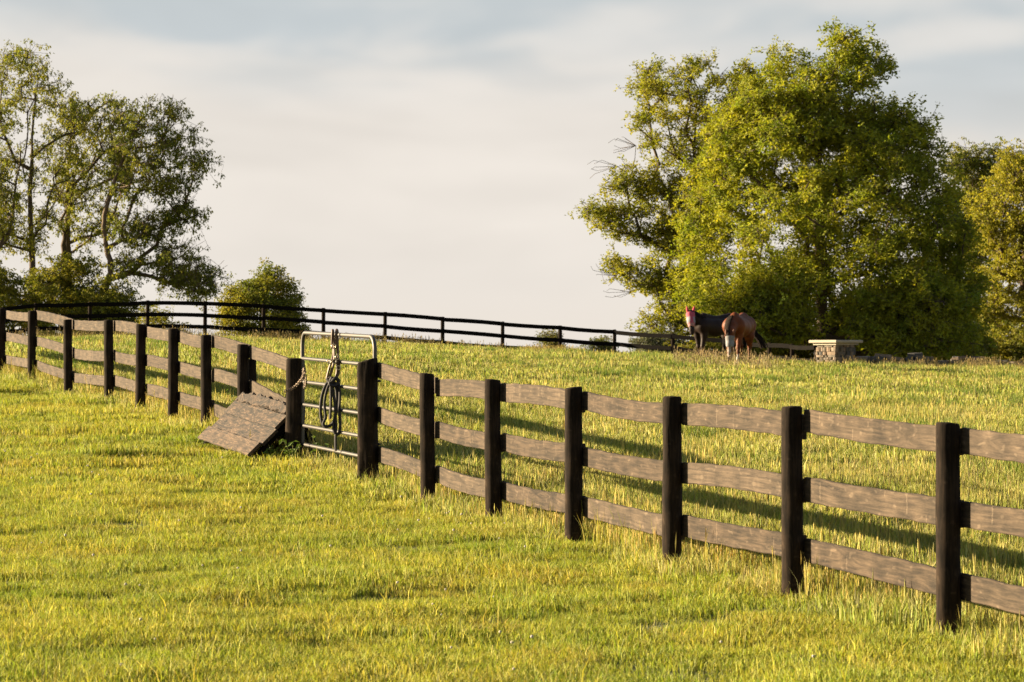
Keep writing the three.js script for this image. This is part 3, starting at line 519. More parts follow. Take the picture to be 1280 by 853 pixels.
/* o: name, label, group, d, base px, trunk [[px, py, zoff, radius]...], lobes [{poly (px), n clumps}], clump radius, sprigs per clump, sprig geometry, tint colours */
function tree(o) {
  const rng = mulberry(o.seed), D = o.d, foot = V((o.px - 640) / F * D, 0, -D); foot.y = ground(foot.x, D) - 0.1;
  const root = thing(o.name, o.label, o.category ?? 'tree', foot, o.group);
  const loc = (px, py, z = 0) => at(px, py, D).sub(foot).add(V(0, 0, z));
  const nodes = [], add = (p, parent) => { nodes.push({ p, parent, kids: [], r: 0, len: parent < 0 ? 0 : nodes[parent].len + p.distanceTo(nodes[parent].p) }); if (parent >= 0) nodes[parent].kids.push(nodes.length - 1); return nodes.length - 1; };
  const trunks = o.trunks ?? [o.trunk];
  for (const tr of trunks) {
    const raw = tr.map(([x, y, z]) => y === null ? V((x - 640) / F * D - foot.x, -0.2, z || 0) : loc(x, y, z || 0)); let path = smoothPath(raw, Math.max(4, Math.round(raw.length * 4))), last = -1;
    path.forEach((p, i) => { if (i) p.add(V((rng() - 0.5) * 0.08, 0, (rng() - 0.5) * 0.08)); last = add(p, last); nodes[last].trunk = 1; });
  }
  const sprigs = [], clumps = [];
  for (const lobe of o.lobes) {
    const poly = lobe.poly.map(([x, y]) => { const p = loc(x, y); return [p.x, p.y]; }), xs = poly.map((p) => p[0]), ys = poly.map((p) => p[1]);
    const x0 = Math.min(...xs), x1 = Math.max(...xs), y0 = Math.min(...ys), y1 = Math.max(...ys); let R = 0; for (let i = 0; i < 300; i++) { const x = lerp(x0, x1, rng()), y = lerp(y0, y1, rng()); if (inPoly(poly, x, y)) R = Math.max(R, edgeDist(poly, x, y)); }
    R = Math.min(R, lobe.R ?? 99); const cr = lobe.clump ?? o.clump; let made = 0, tries = 0;
    while (made < lobe.n && tries++ < lobe.n * 60) {
      const x = lerp(x0, x1, rng()), y = lerp(y0, y1, rng()); if (!inPoly(poly, x, y)) continue;
      const e = edgeDist(poly, x, y); if (e < cr * (lobe.inset ?? 0.35)) continue;
      const f = Math.min(1, e / R), zz = R * (lobe.deep ?? 1) * Math.sqrt(1 - (1 - f) ** 2), z = (rng() * 2 - 1) * zz + (lobe.z ?? 0);
      if (rng() < (o.hollow ?? 0.5) && Math.abs(z - (lobe.z ?? 0)) < zz * 0.45 && f > 0.7) continue;
      if (o.clear && o.clear(x + foot.x, y + foot.y, z)) continue;
      const c = V(x, y, z); if (clumps.some((k) => k.c.distanceTo(c) < cr * (lobe.space ?? 0.62))) { continue; }
      clumps.push({ c, r: cr * (0.7 + 0.6 * rng()), lobe }); made++;
    }
  }
  clumps.sort((a, b) => a.c.length() - b.c.length());
  const attach = (c, w, bowUp) => {
    let best = 0, bc = 1e9; for (let i = 0; i < nodes.length; i++) { const n = nodes[i]; if (n.twig) continue; const d = n.p.distanceTo(c); let k = d + w * n.len; if (n.p.y > c.y - 0.15 * d) k += (n.p.y - c.y + 0.15 * d) * (o.weep ? 0.4 : 1.2); if (n.parent >= 0) { const q = nodes[n.parent].p, dot = (n.p.x - q.x) * (c.x - n.p.x) + (n.p.y - q.y) * (c.y - n.p.y) + (n.p.z - q.z) * (c.z - n.p.z); if (dot < 0) k += 0.8 * d; } if (k < bc) { bc = k; best = i; } }
    const a = nodes[best].p, L = a.distanceTo(c), seg = Math.max(1, Math.round(L / 0.8)); let cur = best; const bend = V((rng() - 0.5) * 0.2 * L, bowUp * L * (0.06 + 0.12 * rng()), (rng() - 0.5) * 0.2 * L);
    for (let s = 1; s <= seg; s++) { const f = s / seg; cur = add(a.clone().lerp(c, f).addScaledVector(bend, 4 * f * (1 - f) * 0.5), cur); }
    return cur;
  };
  for (const k of clumps) {
    k.node = attach(k.c, 0.25, o.weep ? 0.9 : -0.5);
    const subs = [], out = k.c.clone().sub(V(0, k.c.y * 0.6, 0)).normalize();
    const ns = o.subs ?? 5; for (let s = 0; s < ns; s++) { const v = V(rng() * 2 - 1, (rng() * 2 - 1) * (o.flat ?? 0.6), rng() * 2 - 1).addScaledVector(out, 0.35).multiplyScalar(k.r * 0.75); const nd = add(k.c.clone().add(v), k.node); nodes[nd].twig = 1; subs.push(nd); }
    const count = Math.round((k.lobe.sprigs ?? o.sprigs) * (0.7 + 0.6 * rng()));
    for (let s = 0; s < count; s++) {
      const u = rng() * 2 - 1, a = rng() * 6.283, sq = Math.sqrt(1 - u * u), rr = k.r * Math.pow(rng(), 0.45) * (rng() < 0.34 ? 1.2 + 0.6 * rng() : 1), p = k.c.clone().add(V(rr * sq * Math.cos(a), rr * u * (o.flat ?? 0.7) - (o.weep ?? 0) * rr * rr * 0.5, rr * sq * Math.sin(a)));
      sprigs.push(p); let b = subs[0], bd = 1e9; for (const q of [k.node, ...subs]) { const d = nodes[q].p.distanceTo(p); if (d < bd) { bd = d; b = q; } }
      if (rng() < (o.twigs ?? 0.55)) { const nd = add(p, b); nodes[nd].twig = 1; }
    }
  }
  for (const b of o.bare ?? []) { const c = loc(b[0], b[1], b[2] ?? 0), nd = attach(c, 0.1, 0.2), from = nodes[nd].p; for (let s = 0; s < 9; s++) { const p = from.clone().add(V(-rng() * 1.3 * (b[3] ?? 1), (rng() - 0.45) * 0.9, (rng() - 0.5) * 1.2)), n1 = add(p, nd); nodes[n1].twig = 1; const n2 = add(p.clone().add(V(-0.4 * rng() * (b[3] ?? 1), (rng() - 0.5) * 0.5, (rng() - 0.5) * 0.4)), n1); nodes[n2].twig = 1; } }
  const ex = 2.2, tip = o.tip ?? 0.011;
  for (let i = nodes.length - 1; i >= 0; i--) { const n = nodes[i]; n.r = n.kids.length ? Math.pow(n.kids.reduce((s, k) => s + Math.pow(nodes[k].r, ex), 0), 1 / ex) : tip; if (!n.kids.length && n.trunk) n.r = 0.03; }
  const k0 = (o.girth ?? 0.4) / Math.max(...nodes.filter((n) => n.parent < 0).map((n) => n.r)); for (const n of nodes) n.r = n.trunk ? Math.max(n.r * k0, 0.04) : Math.max(tip, n.r * lerp(1, k0, 0.85));
  const tr = [], lim = [], seen = new Uint8Array(nodes.length);
  const grow = (start, parent) => {                       // follow the thickest child into one tube
    const chain = parent >= 0 ? [parent, start] : [start]; let cur = start; seen[cur] = 1; const todo = [];
    for (;;) { const ks = nodes[cur].kids.filter((k) => !seen[k]); if (!ks.length) break; ks.sort((a, b) => (nodes[b].trunk || 0) - (nodes[a].trunk || 0) || nodes[b].r - nodes[a].r); const isT = nodes[cur].trunk && !nodes[ks[0]].trunk; if (isT) { for (const k of ks) todo.push([k, cur]); break; } cur = ks[0]; seen[cur] = 1; chain.push(cur); for (const k of ks.slice(1)) todo.push([k, chain[chain.length - 2]]); }
    if (chain.length > 1) { const pts = chain.map((i) => nodes[i].p), rad = chain.map((i, q) => q === 0 && parent >= 0 ? Math.min(nodes[chain[1]].r * 1.25, nodes[i].r) : nodes[i].r); const isT = nodes[start].trunk; if (isT) { rad[0] *= 1.5; rad[1] *= 1.12; } (isT ? tr : lim).push(tube(pts, rad, isT ? 12 : rad[1] > 0.05 ? 7 : rad[1] > 0.018 ? 5 : 3, false)); }
    return todo;
  };
  const stack = nodes.map((n, i) => [i, -1]).filter(([i]) => nodes[i].parent < 0); while (stack.length) { const [s, p] = stack.pop(); if (seen[s]) continue; for (const t of grow(s, p)) { const par = nodes[t[0]].parent; stack.push([t[0], par]); } }
  tr.forEach((g) => part(o.stem ?? 'trunk', g, o.bark ?? barkMat, root));
  if (lim.length) { const m = part('branches', mergeGeometries(lim), o.bark ?? barkMat, root); m.userData.kind = 'stuff'; }
  const im = new THREE.InstancedMesh(o.sprig, leafMat, sprigs.length), M = new THREE.Matrix4(), Q = new THREE.Quaternion(), E = new THREE.Euler(), S = V(1, 1, 1), C = new THREE.Color();
  sprigs.forEach((p, i) => {
    E.set((rng() - 0.5) * 0.7, rng() * 6.283, (rng() - 0.5) * 0.7); const s = (o.leafScale ?? 1) * (0.75 + 0.5 * rng()); M.compose(p, Q.setFromEuler(E), S.set(s, s, s)); im.setMatrixAt(i, M);
    const n = clamp(0.5 + 0.55 * N3(p.x * 0.55 + o.seed, p.y * 0.55, p.z * 0.55) + 0.3 * (rng() - 0.5)), a = o.tint[0], b = o.tint[1], v = 0.82 + 0.36 * rng(); C.setRGB(lerp(a[0], b[0], n) * v, lerp(a[1], b[1], n) * v, lerp(a[2], b[2], n) * v); im.setColorAt(i, C);
  });
  im.name = 'crown'; im.userData.kind = 'stuff'; im.castShadow = im.receiveShadow = true; root.add(im);
  console.log(o.name, 'clumps', clumps.length, 'sprigs', sprigs.length, 'nodes', nodes.length);
  return root;
}
const sprOak = sprigGeo(1, 16, 0.29, 0.165, 0.10), sprBirch = sprigGeo(2, 14, 0.22, 0.13, 0.075, 0.8), sprFine = sprigGeo(3, 16, 0.25, 0.14, 0.085), sprBush = sprigGeo(4, 14, 0.2, 0.11, 0.06);
tree({
  name: 'oak_tree', label: 'huge dense green oak with a thick dark trunk behind the stone pillar', d: 150, px: 1029, seed: 5, girth: 0.42, clump: 0.95, sprigs: 38, hollow: 0.25, twigs: 0.3, sprig: sprOak,
  trunk: [[1029, null], [1028, 425], [1027, 365], [1024, 300], [1020, 230], [1030, 160], [1042, 80]], tint: [[0.195, 0.25, 0.012], [0.40, 0.385, 0.018]],
  clear: (x, y, z) => { const px = x / 150 * F + 640, py = HOR - (y - EYE) / 150 * F; return z > -0.4 && px > 998 && px < 1056 && py > 350; },
  lobes: [
    { n: 80, poly: [[1050, 32], [1085, 50], [1110, 80], [1125, 115], [1150, 140], [1100, 190], [1000, 190], [930, 190], [890, 150], [905, 110], [935, 105], [955, 85], [960, 62], [980, 50], [1000, 70], [1020, 45]] },
    { n: 340, poly: [[1152, 140], [1172, 185], [1200, 235], [1215, 290], [1224, 350], [1226, 400], [1208, 448], [1120, 448], [1060, 440], [1000, 432], [950, 430], [895, 432], [862, 405], [845, 350], [852, 300], [848, 262], [868, 205], [885, 150], [930, 110], [1040, 120]], R: 5.2, deep: 1.1 },
    { n: 50, poly: [[940, 330], [1000, 340], [1015, 420], [960, 432], [890, 430], [870, 380]], z: 4.5, R: 1.6 },
    { n: 50, poly: [[1050, 350], [1130, 340], [1205, 380], [1205, 446], [1120, 448], [1048, 430]], z: 4.2, R: 1.6 },
  ],
});
tree({
  name: 'oak_tree', label: 'sparse spreading oak with bare twigs leaning out over open sky', d: 157, px: 884, seed: 16, girth: 0.28, clump: 0.7, sprigs: 15, hollow: 0.1, flat: 0.75, twigs: 0.9, sprig: sprOak, leafScale: 0.92,
  trunk: [[884, null], [882, 400], [876, 320], [870, 240], [868, 180], [872, 110]], tint: [[0.205, 0.235, 0.012], [0.37, 0.35, 0.02]],
  lobes: [
    { n: 22, poly: [[890, 90], [925, 72], [958, 84], [965, 130], [930, 180], [900, 170]] },
    { n: 80, poly: [[820, 190], [915, 180], [915, 250], [890, 410], [805, 405], [800, 340], [790, 285], [800, 230]] },
    { n: 66, poly: [[870, 55], [905, 65], [935, 75], [952, 84], [945, 130], [920, 190], [900, 200], [850, 195], [800, 180], [772, 132], [790, 112], [795, 88], [830, 65]] },
    { n: 24, poly: [[760, 212], [800, 205], [850, 210], [880, 240], [860, 258], [800, 250], [752, 240]] },
    { n: 46, poly: [[716, 268], [722, 250], [755, 246], [810, 258], [880, 270], [880, 320], [830, 325], [780, 300], [745, 285]] },
    { n: 30, poly: [[750, 325], [770, 318], [820, 332], [880, 335], [880, 370], [820, 365], [790, 368], [755, 345]] },
    { n: 26, poly: [[795, 402], [815, 388], [850, 372], [890, 375], [890, 425], [830, 425], [795, 420]] },
    { n: 40, poly: [[850, 200], [880, 150], [940, 140], [920, 300], [880, 330], [870, 250]] },
  ],
  bare: [[795, 182], [772, 208], [790, 365], [812, 355], [770, 345], [820, 300]],
});
tree({
  name: 'maple_tree', label: 'yellow-green tree with pale twigs beyond the stone wall', d: 166, px: 1296, seed: 27, girth: 0.32, clump: 0.85, sprigs: 30, hollow: 0.45, twigs: 0.5, sprig: sprFine,
  trunk: [[1296, null], [1290, 420], [1280, 370], [1284, 290], [1290, 220]], tint: [[0.20, 0.205, 0.012], [0.34, 0.325, 0.016]],
  lobes: [{ n: 220, poly: [[1240, 215], [1262, 190], [1290, 182], [1330, 200], [1370, 300], [1370, 430], [1280, 446], [1225, 440], [1212, 400], [1232, 330], [1215, 285], [1225, 240]], deep: 0.9 }],
});
tree({
  name: 'maple_tree', label: 'darker loose-leaved tree standing between the huge oak and the yellow-green tree', d: 178, px: 1212, seed: 38, girth: 0.24, clump: 0.9, sprigs: 30, hollow: 0.3, twigs: 0.7, sprig: sprFine,
  trunk: [[1212, null], [1212, 420], [1214, 330], [1222, 240]], tint: [[0.13, 0.16, 0.012], [0.22, 0.22, 0.018]],
  lobes: [{ n: 64, poly: [[1182, 195], [1205, 184], [1225, 190], [1246, 174], [1256, 190], [1245, 250], [1245, 330], [1190, 340], [1180, 260]] }, { n: 24, poly: [[1180, 330], [1260, 330], [1260, 446], [1180, 446]] }],
});
// the group of tall loose trees on the other side
const loose = { name: 'birch_tree', d: 150, clump: 0.72, sprigs: 11, hollow: 0.1, flat: 0.85, twigs: 0.85, tip: 0.009, sprig: sprBirch, tint: [[0.17, 0.20, 0.018], [0.29, 0.285, 0.03]], group: 'tall loose-leaved trees beyond the crest fence' };
tree({
  ...loose, label: 'tall loose-leaved tree with a straight slender trunk, highest of its group', px: 38, seed: 49, girth: 0.16,
  trunk: [[42, null], [41, 390], [40, 320], [37, 250], [40, 180], [44, 110]],
  lobes: [{ n: 112, poly: [[18, 55], [45, 58], [75, 70], [100, 95], [122, 118], [124, 190], [110, 250], [60, 262], [20, 240], [-40, 250], [-70, 180], [-50, 100], [-10, 72]], deep: 0.9 }, { n: 40, poly: [[-60, 240], [20, 235], [70, 255], [60, 310], [0, 320], [-60, 320]] }],
  bare: [[14, 285, 0, 0.6], [60, 240, 0, -0.5]],
});
tree({
  ...loose, label: 'tall loose-leaved tree with a forked twin stem in the middle of its group', px: 85, seed: 51, girth: 0.15, d: 153,
  trunks: [[[87, null], [86, 380], [85, 310], [84, 250], [86, 190], [95, 140]], [[84, null], [80, 360], [79, 315], [84, 275], [92, 230]]],
  lobes: [{ n: 84, poly: [[85, 130], [120, 122], [160, 118], [172, 160], [168, 230], [150, 290], [110, 318], [66, 300], [58, 220], [66, 160]], deep: 0.9 }],
});
tree({
  ...loose, label: 'loose-leaved tree with a crooked trunk and a long drooping low limb', px: 126, seed: 63, girth: 0.19, d: 147, weep: 0.5, bark: palebarkMat,
  trunk: [[122, null], [126, 375], [138, 340], [132, 305], [129, 275], [140, 235], [158, 190], [175, 150]], tint: [[0.135, 0.17, 0.016], [0.24, 0.24, 0.024]],
  lobes: [
    { n: 96, poly: [[150, 116], [185, 126], [225, 126], [250, 165], [275, 188], [268, 232], [240, 236], [225, 250], [190, 255], [150, 250], [125, 220], [130, 160]] },
    { n: 20, poly: [[215, 250], [240, 248], [258, 262], [252, 278], [220, 285], [190, 275]] }, { n: 24, poly: [[140, 270], [185, 262], [215, 275], [205, 300], [160, 310], [138, 300]] },
    { n: 50, poly: [[185, 300], [225, 298], [255, 318], [278, 345], [270, 372], [240, 372], [205, 365], [188, 335]] }, { n: 12, poly: [[140, 320], [185, 310], [180, 345], [150, 350]] },
  ],
});
tree({
  ...loose, label: 'leaning tree of the loose-leaved group with bare forked branches', px: -30, seed: 71, girth: 0.18, d: 144,
  trunk: [[-40, null], [-30, 360], [-8, 315], [12, 290], [18, 240], [26, 190]],
  lobes: [{ n: 44, poly: [[-60, 200], [-10, 190], [20, 210], [24, 260], [0, 310], [-60, 320]] }],
});
function shrub(o) { tree({ category: 'shrub', stem: 'stem', sprig: sprBush, clump: 0.5, sprigs: 34, hollow: 0.4, twigs: 0.4, girth: 0.07, tip: 0.006, deep: 1, subs: 3, ...o, trunk: [[o.px, null], [o.px + 1, o.top ?? 385]] }); }
shrub({ name: 'round_shrub', label: 'rounded shrub standing alone behind the black fence', d: 128, px: 325, seed: 81, tint: [[0.13, 0.165, 0.014], [0.28, 0.255, 0.018]], clump: 0.42, sprigs: 26, lobes: [{ n: 84, inset: 0.1, poly: [[288, 366], [300, 342], [314, 356], [324, 346], [335, 338], [348, 346], [362, 350], [372, 376], [370, 388], [378, 400], [378, 430], [280, 430], [276, 395]], deep: 1 }] });
const under = { name: 'undergrowth_bush', group: 'bushes under the loose-leaved trees', clump: 0.75, sprigs: 34, sprig: sprFine, tint: [[0.13, 0.155, 0.012], [0.25, 0.235, 0.016]] };
shrub({ ...under, label: 'tall undergrowth bush at the foot of the straight slender tree', d: 140, px: 15, top: 350, seed: 91, lobes: [{ n: 42, poly: [[-60, 320], [-10, 315], [30, 325], [55, 345], [60, 430], [-60, 430]] }] });
shrub({ ...under, label: 'yellowish undergrowth bush at the foot of the forked twin tree', d: 143, px: 78, top: 350, seed: 92, lobes: [{ n: 42, poly: [[40, 335], [70, 320], [105, 325], [125, 345], [130, 430], [35, 430]] }] });
shrub({ ...under, label: 'low undergrowth bush at the foot of the crooked tree', d: 141, px: 142, top: 380, seed: 93, lobes: [{ n: 30, poly: [[105, 350], [130, 345], [150, 360], [165, 380], [178, 430], [100, 430]] }] });
shrub({ ...under, name: 'low_shrub', group: undefined, label: 'thin wispy shrub between the undergrowth and the rounded shrub', d: 132, px: 205, top: 405, seed: 94, sprigs: 12, clump: 0.5, sprig: sprBush, lobes: [{ n: 14, poly: [[175, 388], [200, 380], [225, 385], [232, 425], [175, 425]] }] });
const shade = { ...under, name: 'undergrowth_bush', group: 'bushes behind the stone wall', clump: 0.8, sprigs: 30 };
shrub({ ...shade, label: 'leafy bush filling the gap between the black fence end and the oak trunk', d: 158, px: 985, top: 420, seed: 101, lobes: [{ n: 50, poly: [[930, 425], [960, 405], [1000, 400], [1022, 415], [1025, 480], [930, 480]] }] });
shrub({ ...shade, label: 'leafy bush directly behind the stone pillar', d: 157, px: 1070, top: 410, seed: 102, lobes: [{ n: 70, poly: [[1030, 400], [1055, 385], [1100, 390], [1135, 410], [1140, 480], [1030, 480]] }] });
shrub({ ...shade, label: 'wide leafy bush behind the middle of the stone wall', d: 158, px: 1180, top: 420, seed: 103, lobes: [{ n: 80, poly: [[1120, 415], [1160, 400], [1205, 400], [1240, 415], [1245, 480], [1120, 480]] }] });
shrub({ ...shade, label: 'leafy bush at the foot of the yellow-green tree behind the wall', d: 161, px: 1275, top: 425, seed: 104, lobes: [{ n: 70, poly: [[1225, 425], [1250, 412], [1290, 410], [1340, 415], [1345, 482], [1225, 482]] }] });
shrub({ ...shade, label: 'leafy bush showing between the rails behind the two horses', d: 146, px: 905, top: 425, seed: 105, lobes: [{ n: 40, poly: [[862, 425], [885, 412], [930, 412], [955, 425], [955, 475], [862, 475]] }] });
const lowS = { sprigs: 16, clump: 0.35, tint: [[0.10, 0.13, 0.02], [0.17, 0.16, 0.03]], leafScale: 0.8 };
shrub({ ...lowS, name: 'low_shrub', label: 'little green sapling poking up behind the black fence', d: 122, px: 688, top: 425, seed: 95, lobes: [{ n: 12, poly: [[672, 420], [686, 411], [700, 416], [706, 445], [668, 445]] }] });
shrub({ ...lowS, name: 'low_shrub', label: 'small ragged sapling behind the black fence, lower than its neighbour', d: 122, px: 752, top: 430, seed: 96, lobes: [{ n: 12, poly: [[738, 425], [752, 418], [762, 424], [766, 450], [732, 450]] }] });
shrub({ ...lowS, name: 'low_shrub', label: 'bush under the drooping edge of the sparse oak with haze mixed into its leaf colour', d: 150, px: 822, top: 425, seed: 97, sprigs: 26, clump: 0.6, tint: [[0.10, 0.12, 0.06], [0.14, 0.15, 0.08]], sprig: sprFine, lobes: [{ n: 26, poly: [[795, 424], [815, 415], [845, 418], [870, 430], [870, 455], [792, 455]] }] });  // greyed leaf tint paints in the haze of distance

// ---------------------------------------------------------------- grass
const grassMat = new THREE.MeshPhysicalMaterial({ vertexColors: true, side: THREE.DoubleSide, roughness: 0.92, transmission: 0.42, thickness: 0, ior: 1.4, specularIntensity: 0.6 });
function tuft(seed, o) {                                  // n blades within R; h: heights; w: width; dry: share of straw blades and painted tan glints; seeds: share of stems that carry seed heads
  const rng = mulberry(seed), pos = [], idx = [], col = [];
  for (let i = 0; i < o.n; i++) {
    const a = rng() * 6.283, r = o.R * Math.sqrt(rng()), x = r * Math.cos(a), z = r * Math.sin(a), h = lerp(o.h[0], o.h[1], Math.pow(rng(), 1.4)), f = rng() * 6.283, w = o.w * (0.6 + 0.8 * rng()), ln = h * (o.lean ?? 0.5) * (0.2 + rng()), la = rng() * 6.283, lx = Math.cos(la) * ln + 0.12 * h, lz = Math.sin(la) * ln, wx = Math.cos(f) * w / 2, wz = Math.sin(f) * w / 2, b = pos.length / 3;
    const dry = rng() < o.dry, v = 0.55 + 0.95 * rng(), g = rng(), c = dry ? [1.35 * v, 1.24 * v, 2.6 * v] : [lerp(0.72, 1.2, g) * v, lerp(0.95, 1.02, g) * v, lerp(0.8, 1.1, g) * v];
    pos.push(x - wx, -0.03, z - wz, x + wx, -0.03, z + wz, x - wx * 0.8 + lx * 0.35, h * 0.6, z - wz * 0.8 + lz * 0.35, x + wx * 0.8 + lx * 0.35, h * 0.6, z + wz * 0.8 + lz * 0.35, x + lx, h, z + lz);
    for (let k = 0; k < 5; k++) col.push(...c);
    idx.push(b, b + 1, b + 3, b, b + 3, b + 2, b + 2, b + 3, b + 4);
    if (rng() < (o.seeds ?? 0)) {                        // a seed head: a slim spindle on the tip
      const q = pos.length / 3, sl = 0.07 + 0.06 * rng(), sw = (o.sw ?? 0.009), tx = x + lx, tz = z + lz, cc = [1.25 * v, 1.1 * v, 1.8 * v];
      pos.push(tx, h - 0.01, tz, tx - sw, h + sl * 0.4, tz, tx + sw, h + sl * 0.4, tz, tx, h + sl * 0.4, tz - sw, tx, h + sl * 0.4, tz + sw, tx + lx * 0.15, h + sl, tz + lz * 0.15); for (let k = 0; k < 6; k++) col.push(...cc);
      for (const [m, n] of [[1, 3], [3, 2], [2, 4], [4, 1]]) idx.push(q, q + m, q + n, q + 5, q + n, q + m);
    }
  }
  return flat(geo(pos, idx, null, col));
}
const fenceLine = [[14.05, 4.15], ...[[1437, 16.4], [1186, 18.8], [991, 21.27], [840, 23.64], [717, 26], [617, 28.3], [535, 30.5], [460, 32.9], [368, 36.3], [304, 39.2], [258, 41.5], [216, 43.7], [175, 46], [136, 48.8], [85, 52.2], [39, 55.6], [1, 59]].map(([p, d]) => [d, (p - 640) / F * d]), [69.5, -13.6], [80, -17]];
function fenceX(d) { const L = fenceLine; if (d <= L[0][0]) return L[0][1] + (L[0][0] - d) * 0.31; for (let i = 1; i < L.length; i++) if (d <= L[i][0]) return lerp(L[i - 1][1], L[i][1], (d - L[i - 1][0]) / (L[i][0] - L[i - 1][0])); return L[L.length - 1][1] - (d - 80) * 0.3; }
const halfW = (d) => d * 0.176 + 2.2;
function sow(name, label, geos, rng, density, d0, d1, accept, tint, parent) {
  const lists = geos.map(() => []), step = 1;
  for (let d = d0; d < d1; d += step) {
    const w = halfW(d + step), n = density(d) * w * 2 * Math.min(step, d1 - d), m = Math.floor(n) + (rng() < n % 1 ? 1 : 0);
    for (let i = 0; i < m; i++) { const x = (rng() * 2 - 1) * w, dd = d + rng() * Math.min(step, d1 - d), s = accept(x, dd); if (s) lists[Math.floor(rng() * geos.length)].push([x, dd, s]); }
  }
  const M = new THREE.Matrix4(), Q = new THREE.Quaternion(), E = new THREE.Euler(), S = V(1, 1, 1), C = new THREE.Color(); let total = 0;
  lists.forEach((l, k) => {
    if (!l.length) return; total += l.length;
    const im = new THREE.InstancedMesh(geos[k], grassMat, l.length);
    l.forEach(([x, d, s], i) => { E.set((rng() - 0.5) * 0.2, rng() * 6.283, (rng() - 0.5) * 0.2); const q = s * (0.75 + 0.5 * rng()); M.compose(V(x, ground(x, d), -d), Q.setFromEuler(E), S.set(s, q, s)); im.setMatrixAt(i, M); const c = tint(x, d); im.setColorAt(i, C.setRGB(c[0], c[1], c[2])); });
    im.name = 'tufts'; im.castShadow = im.receiveShadow = true; im.userData.kind = 'stuff'; parent.add(im);
  });
  console.log(name, total);
}
const field = (name, label) => { const g = new THREE.Group(); g.name = numbered(name); scene.add(g); tag(g, label, 'grass', null, 'stuff'); return g; };
const mixc = (a, b, t, v) => [lerp(a[0], b[0], t) * v, lerp(a[1], b[1], t) * v, lerp(a[2], b[2], t) * v];
const lawnTint = (r) => (x, d) => { const n = clamp(0.5 + 0.6 * fbm2(x * 0.35 + 5, d * 0.2, 3) + 0.35 * N2(x * 2.1, d * 1.1) + 0.3 * (r() - 0.5)), b = sstep(0.35, 0.8, N2(x * 0.9 + 70, d * 0.45) + 0.25 * N2(x * 4, d * 2)); const c = mixc([0.215, 0.262, 0.020], [0.365, 0.338, 0.034], n, 0.85 + 0.3 * r()); return [lerp(c[0], 0.33, b * 0.4), lerp(c[1], 0.24, b * 0.4), lerp(c[2], 0.03, b * 0.5)]; };
const pastTint = (r) => (x, d) => { const n = clamp(0.55 + 0.6 * fbm2(x * 0.3 + 45, d * 0.14, 3) + 0.35 * N2(x * 1.7 + 9, d * 0.6) + 0.3 * (r() - 0.5)); return mixc([0.225, 0.258, 0.030], [0.375, 0.352, 0.07], n, 0.85 + 0.3 * r()); };
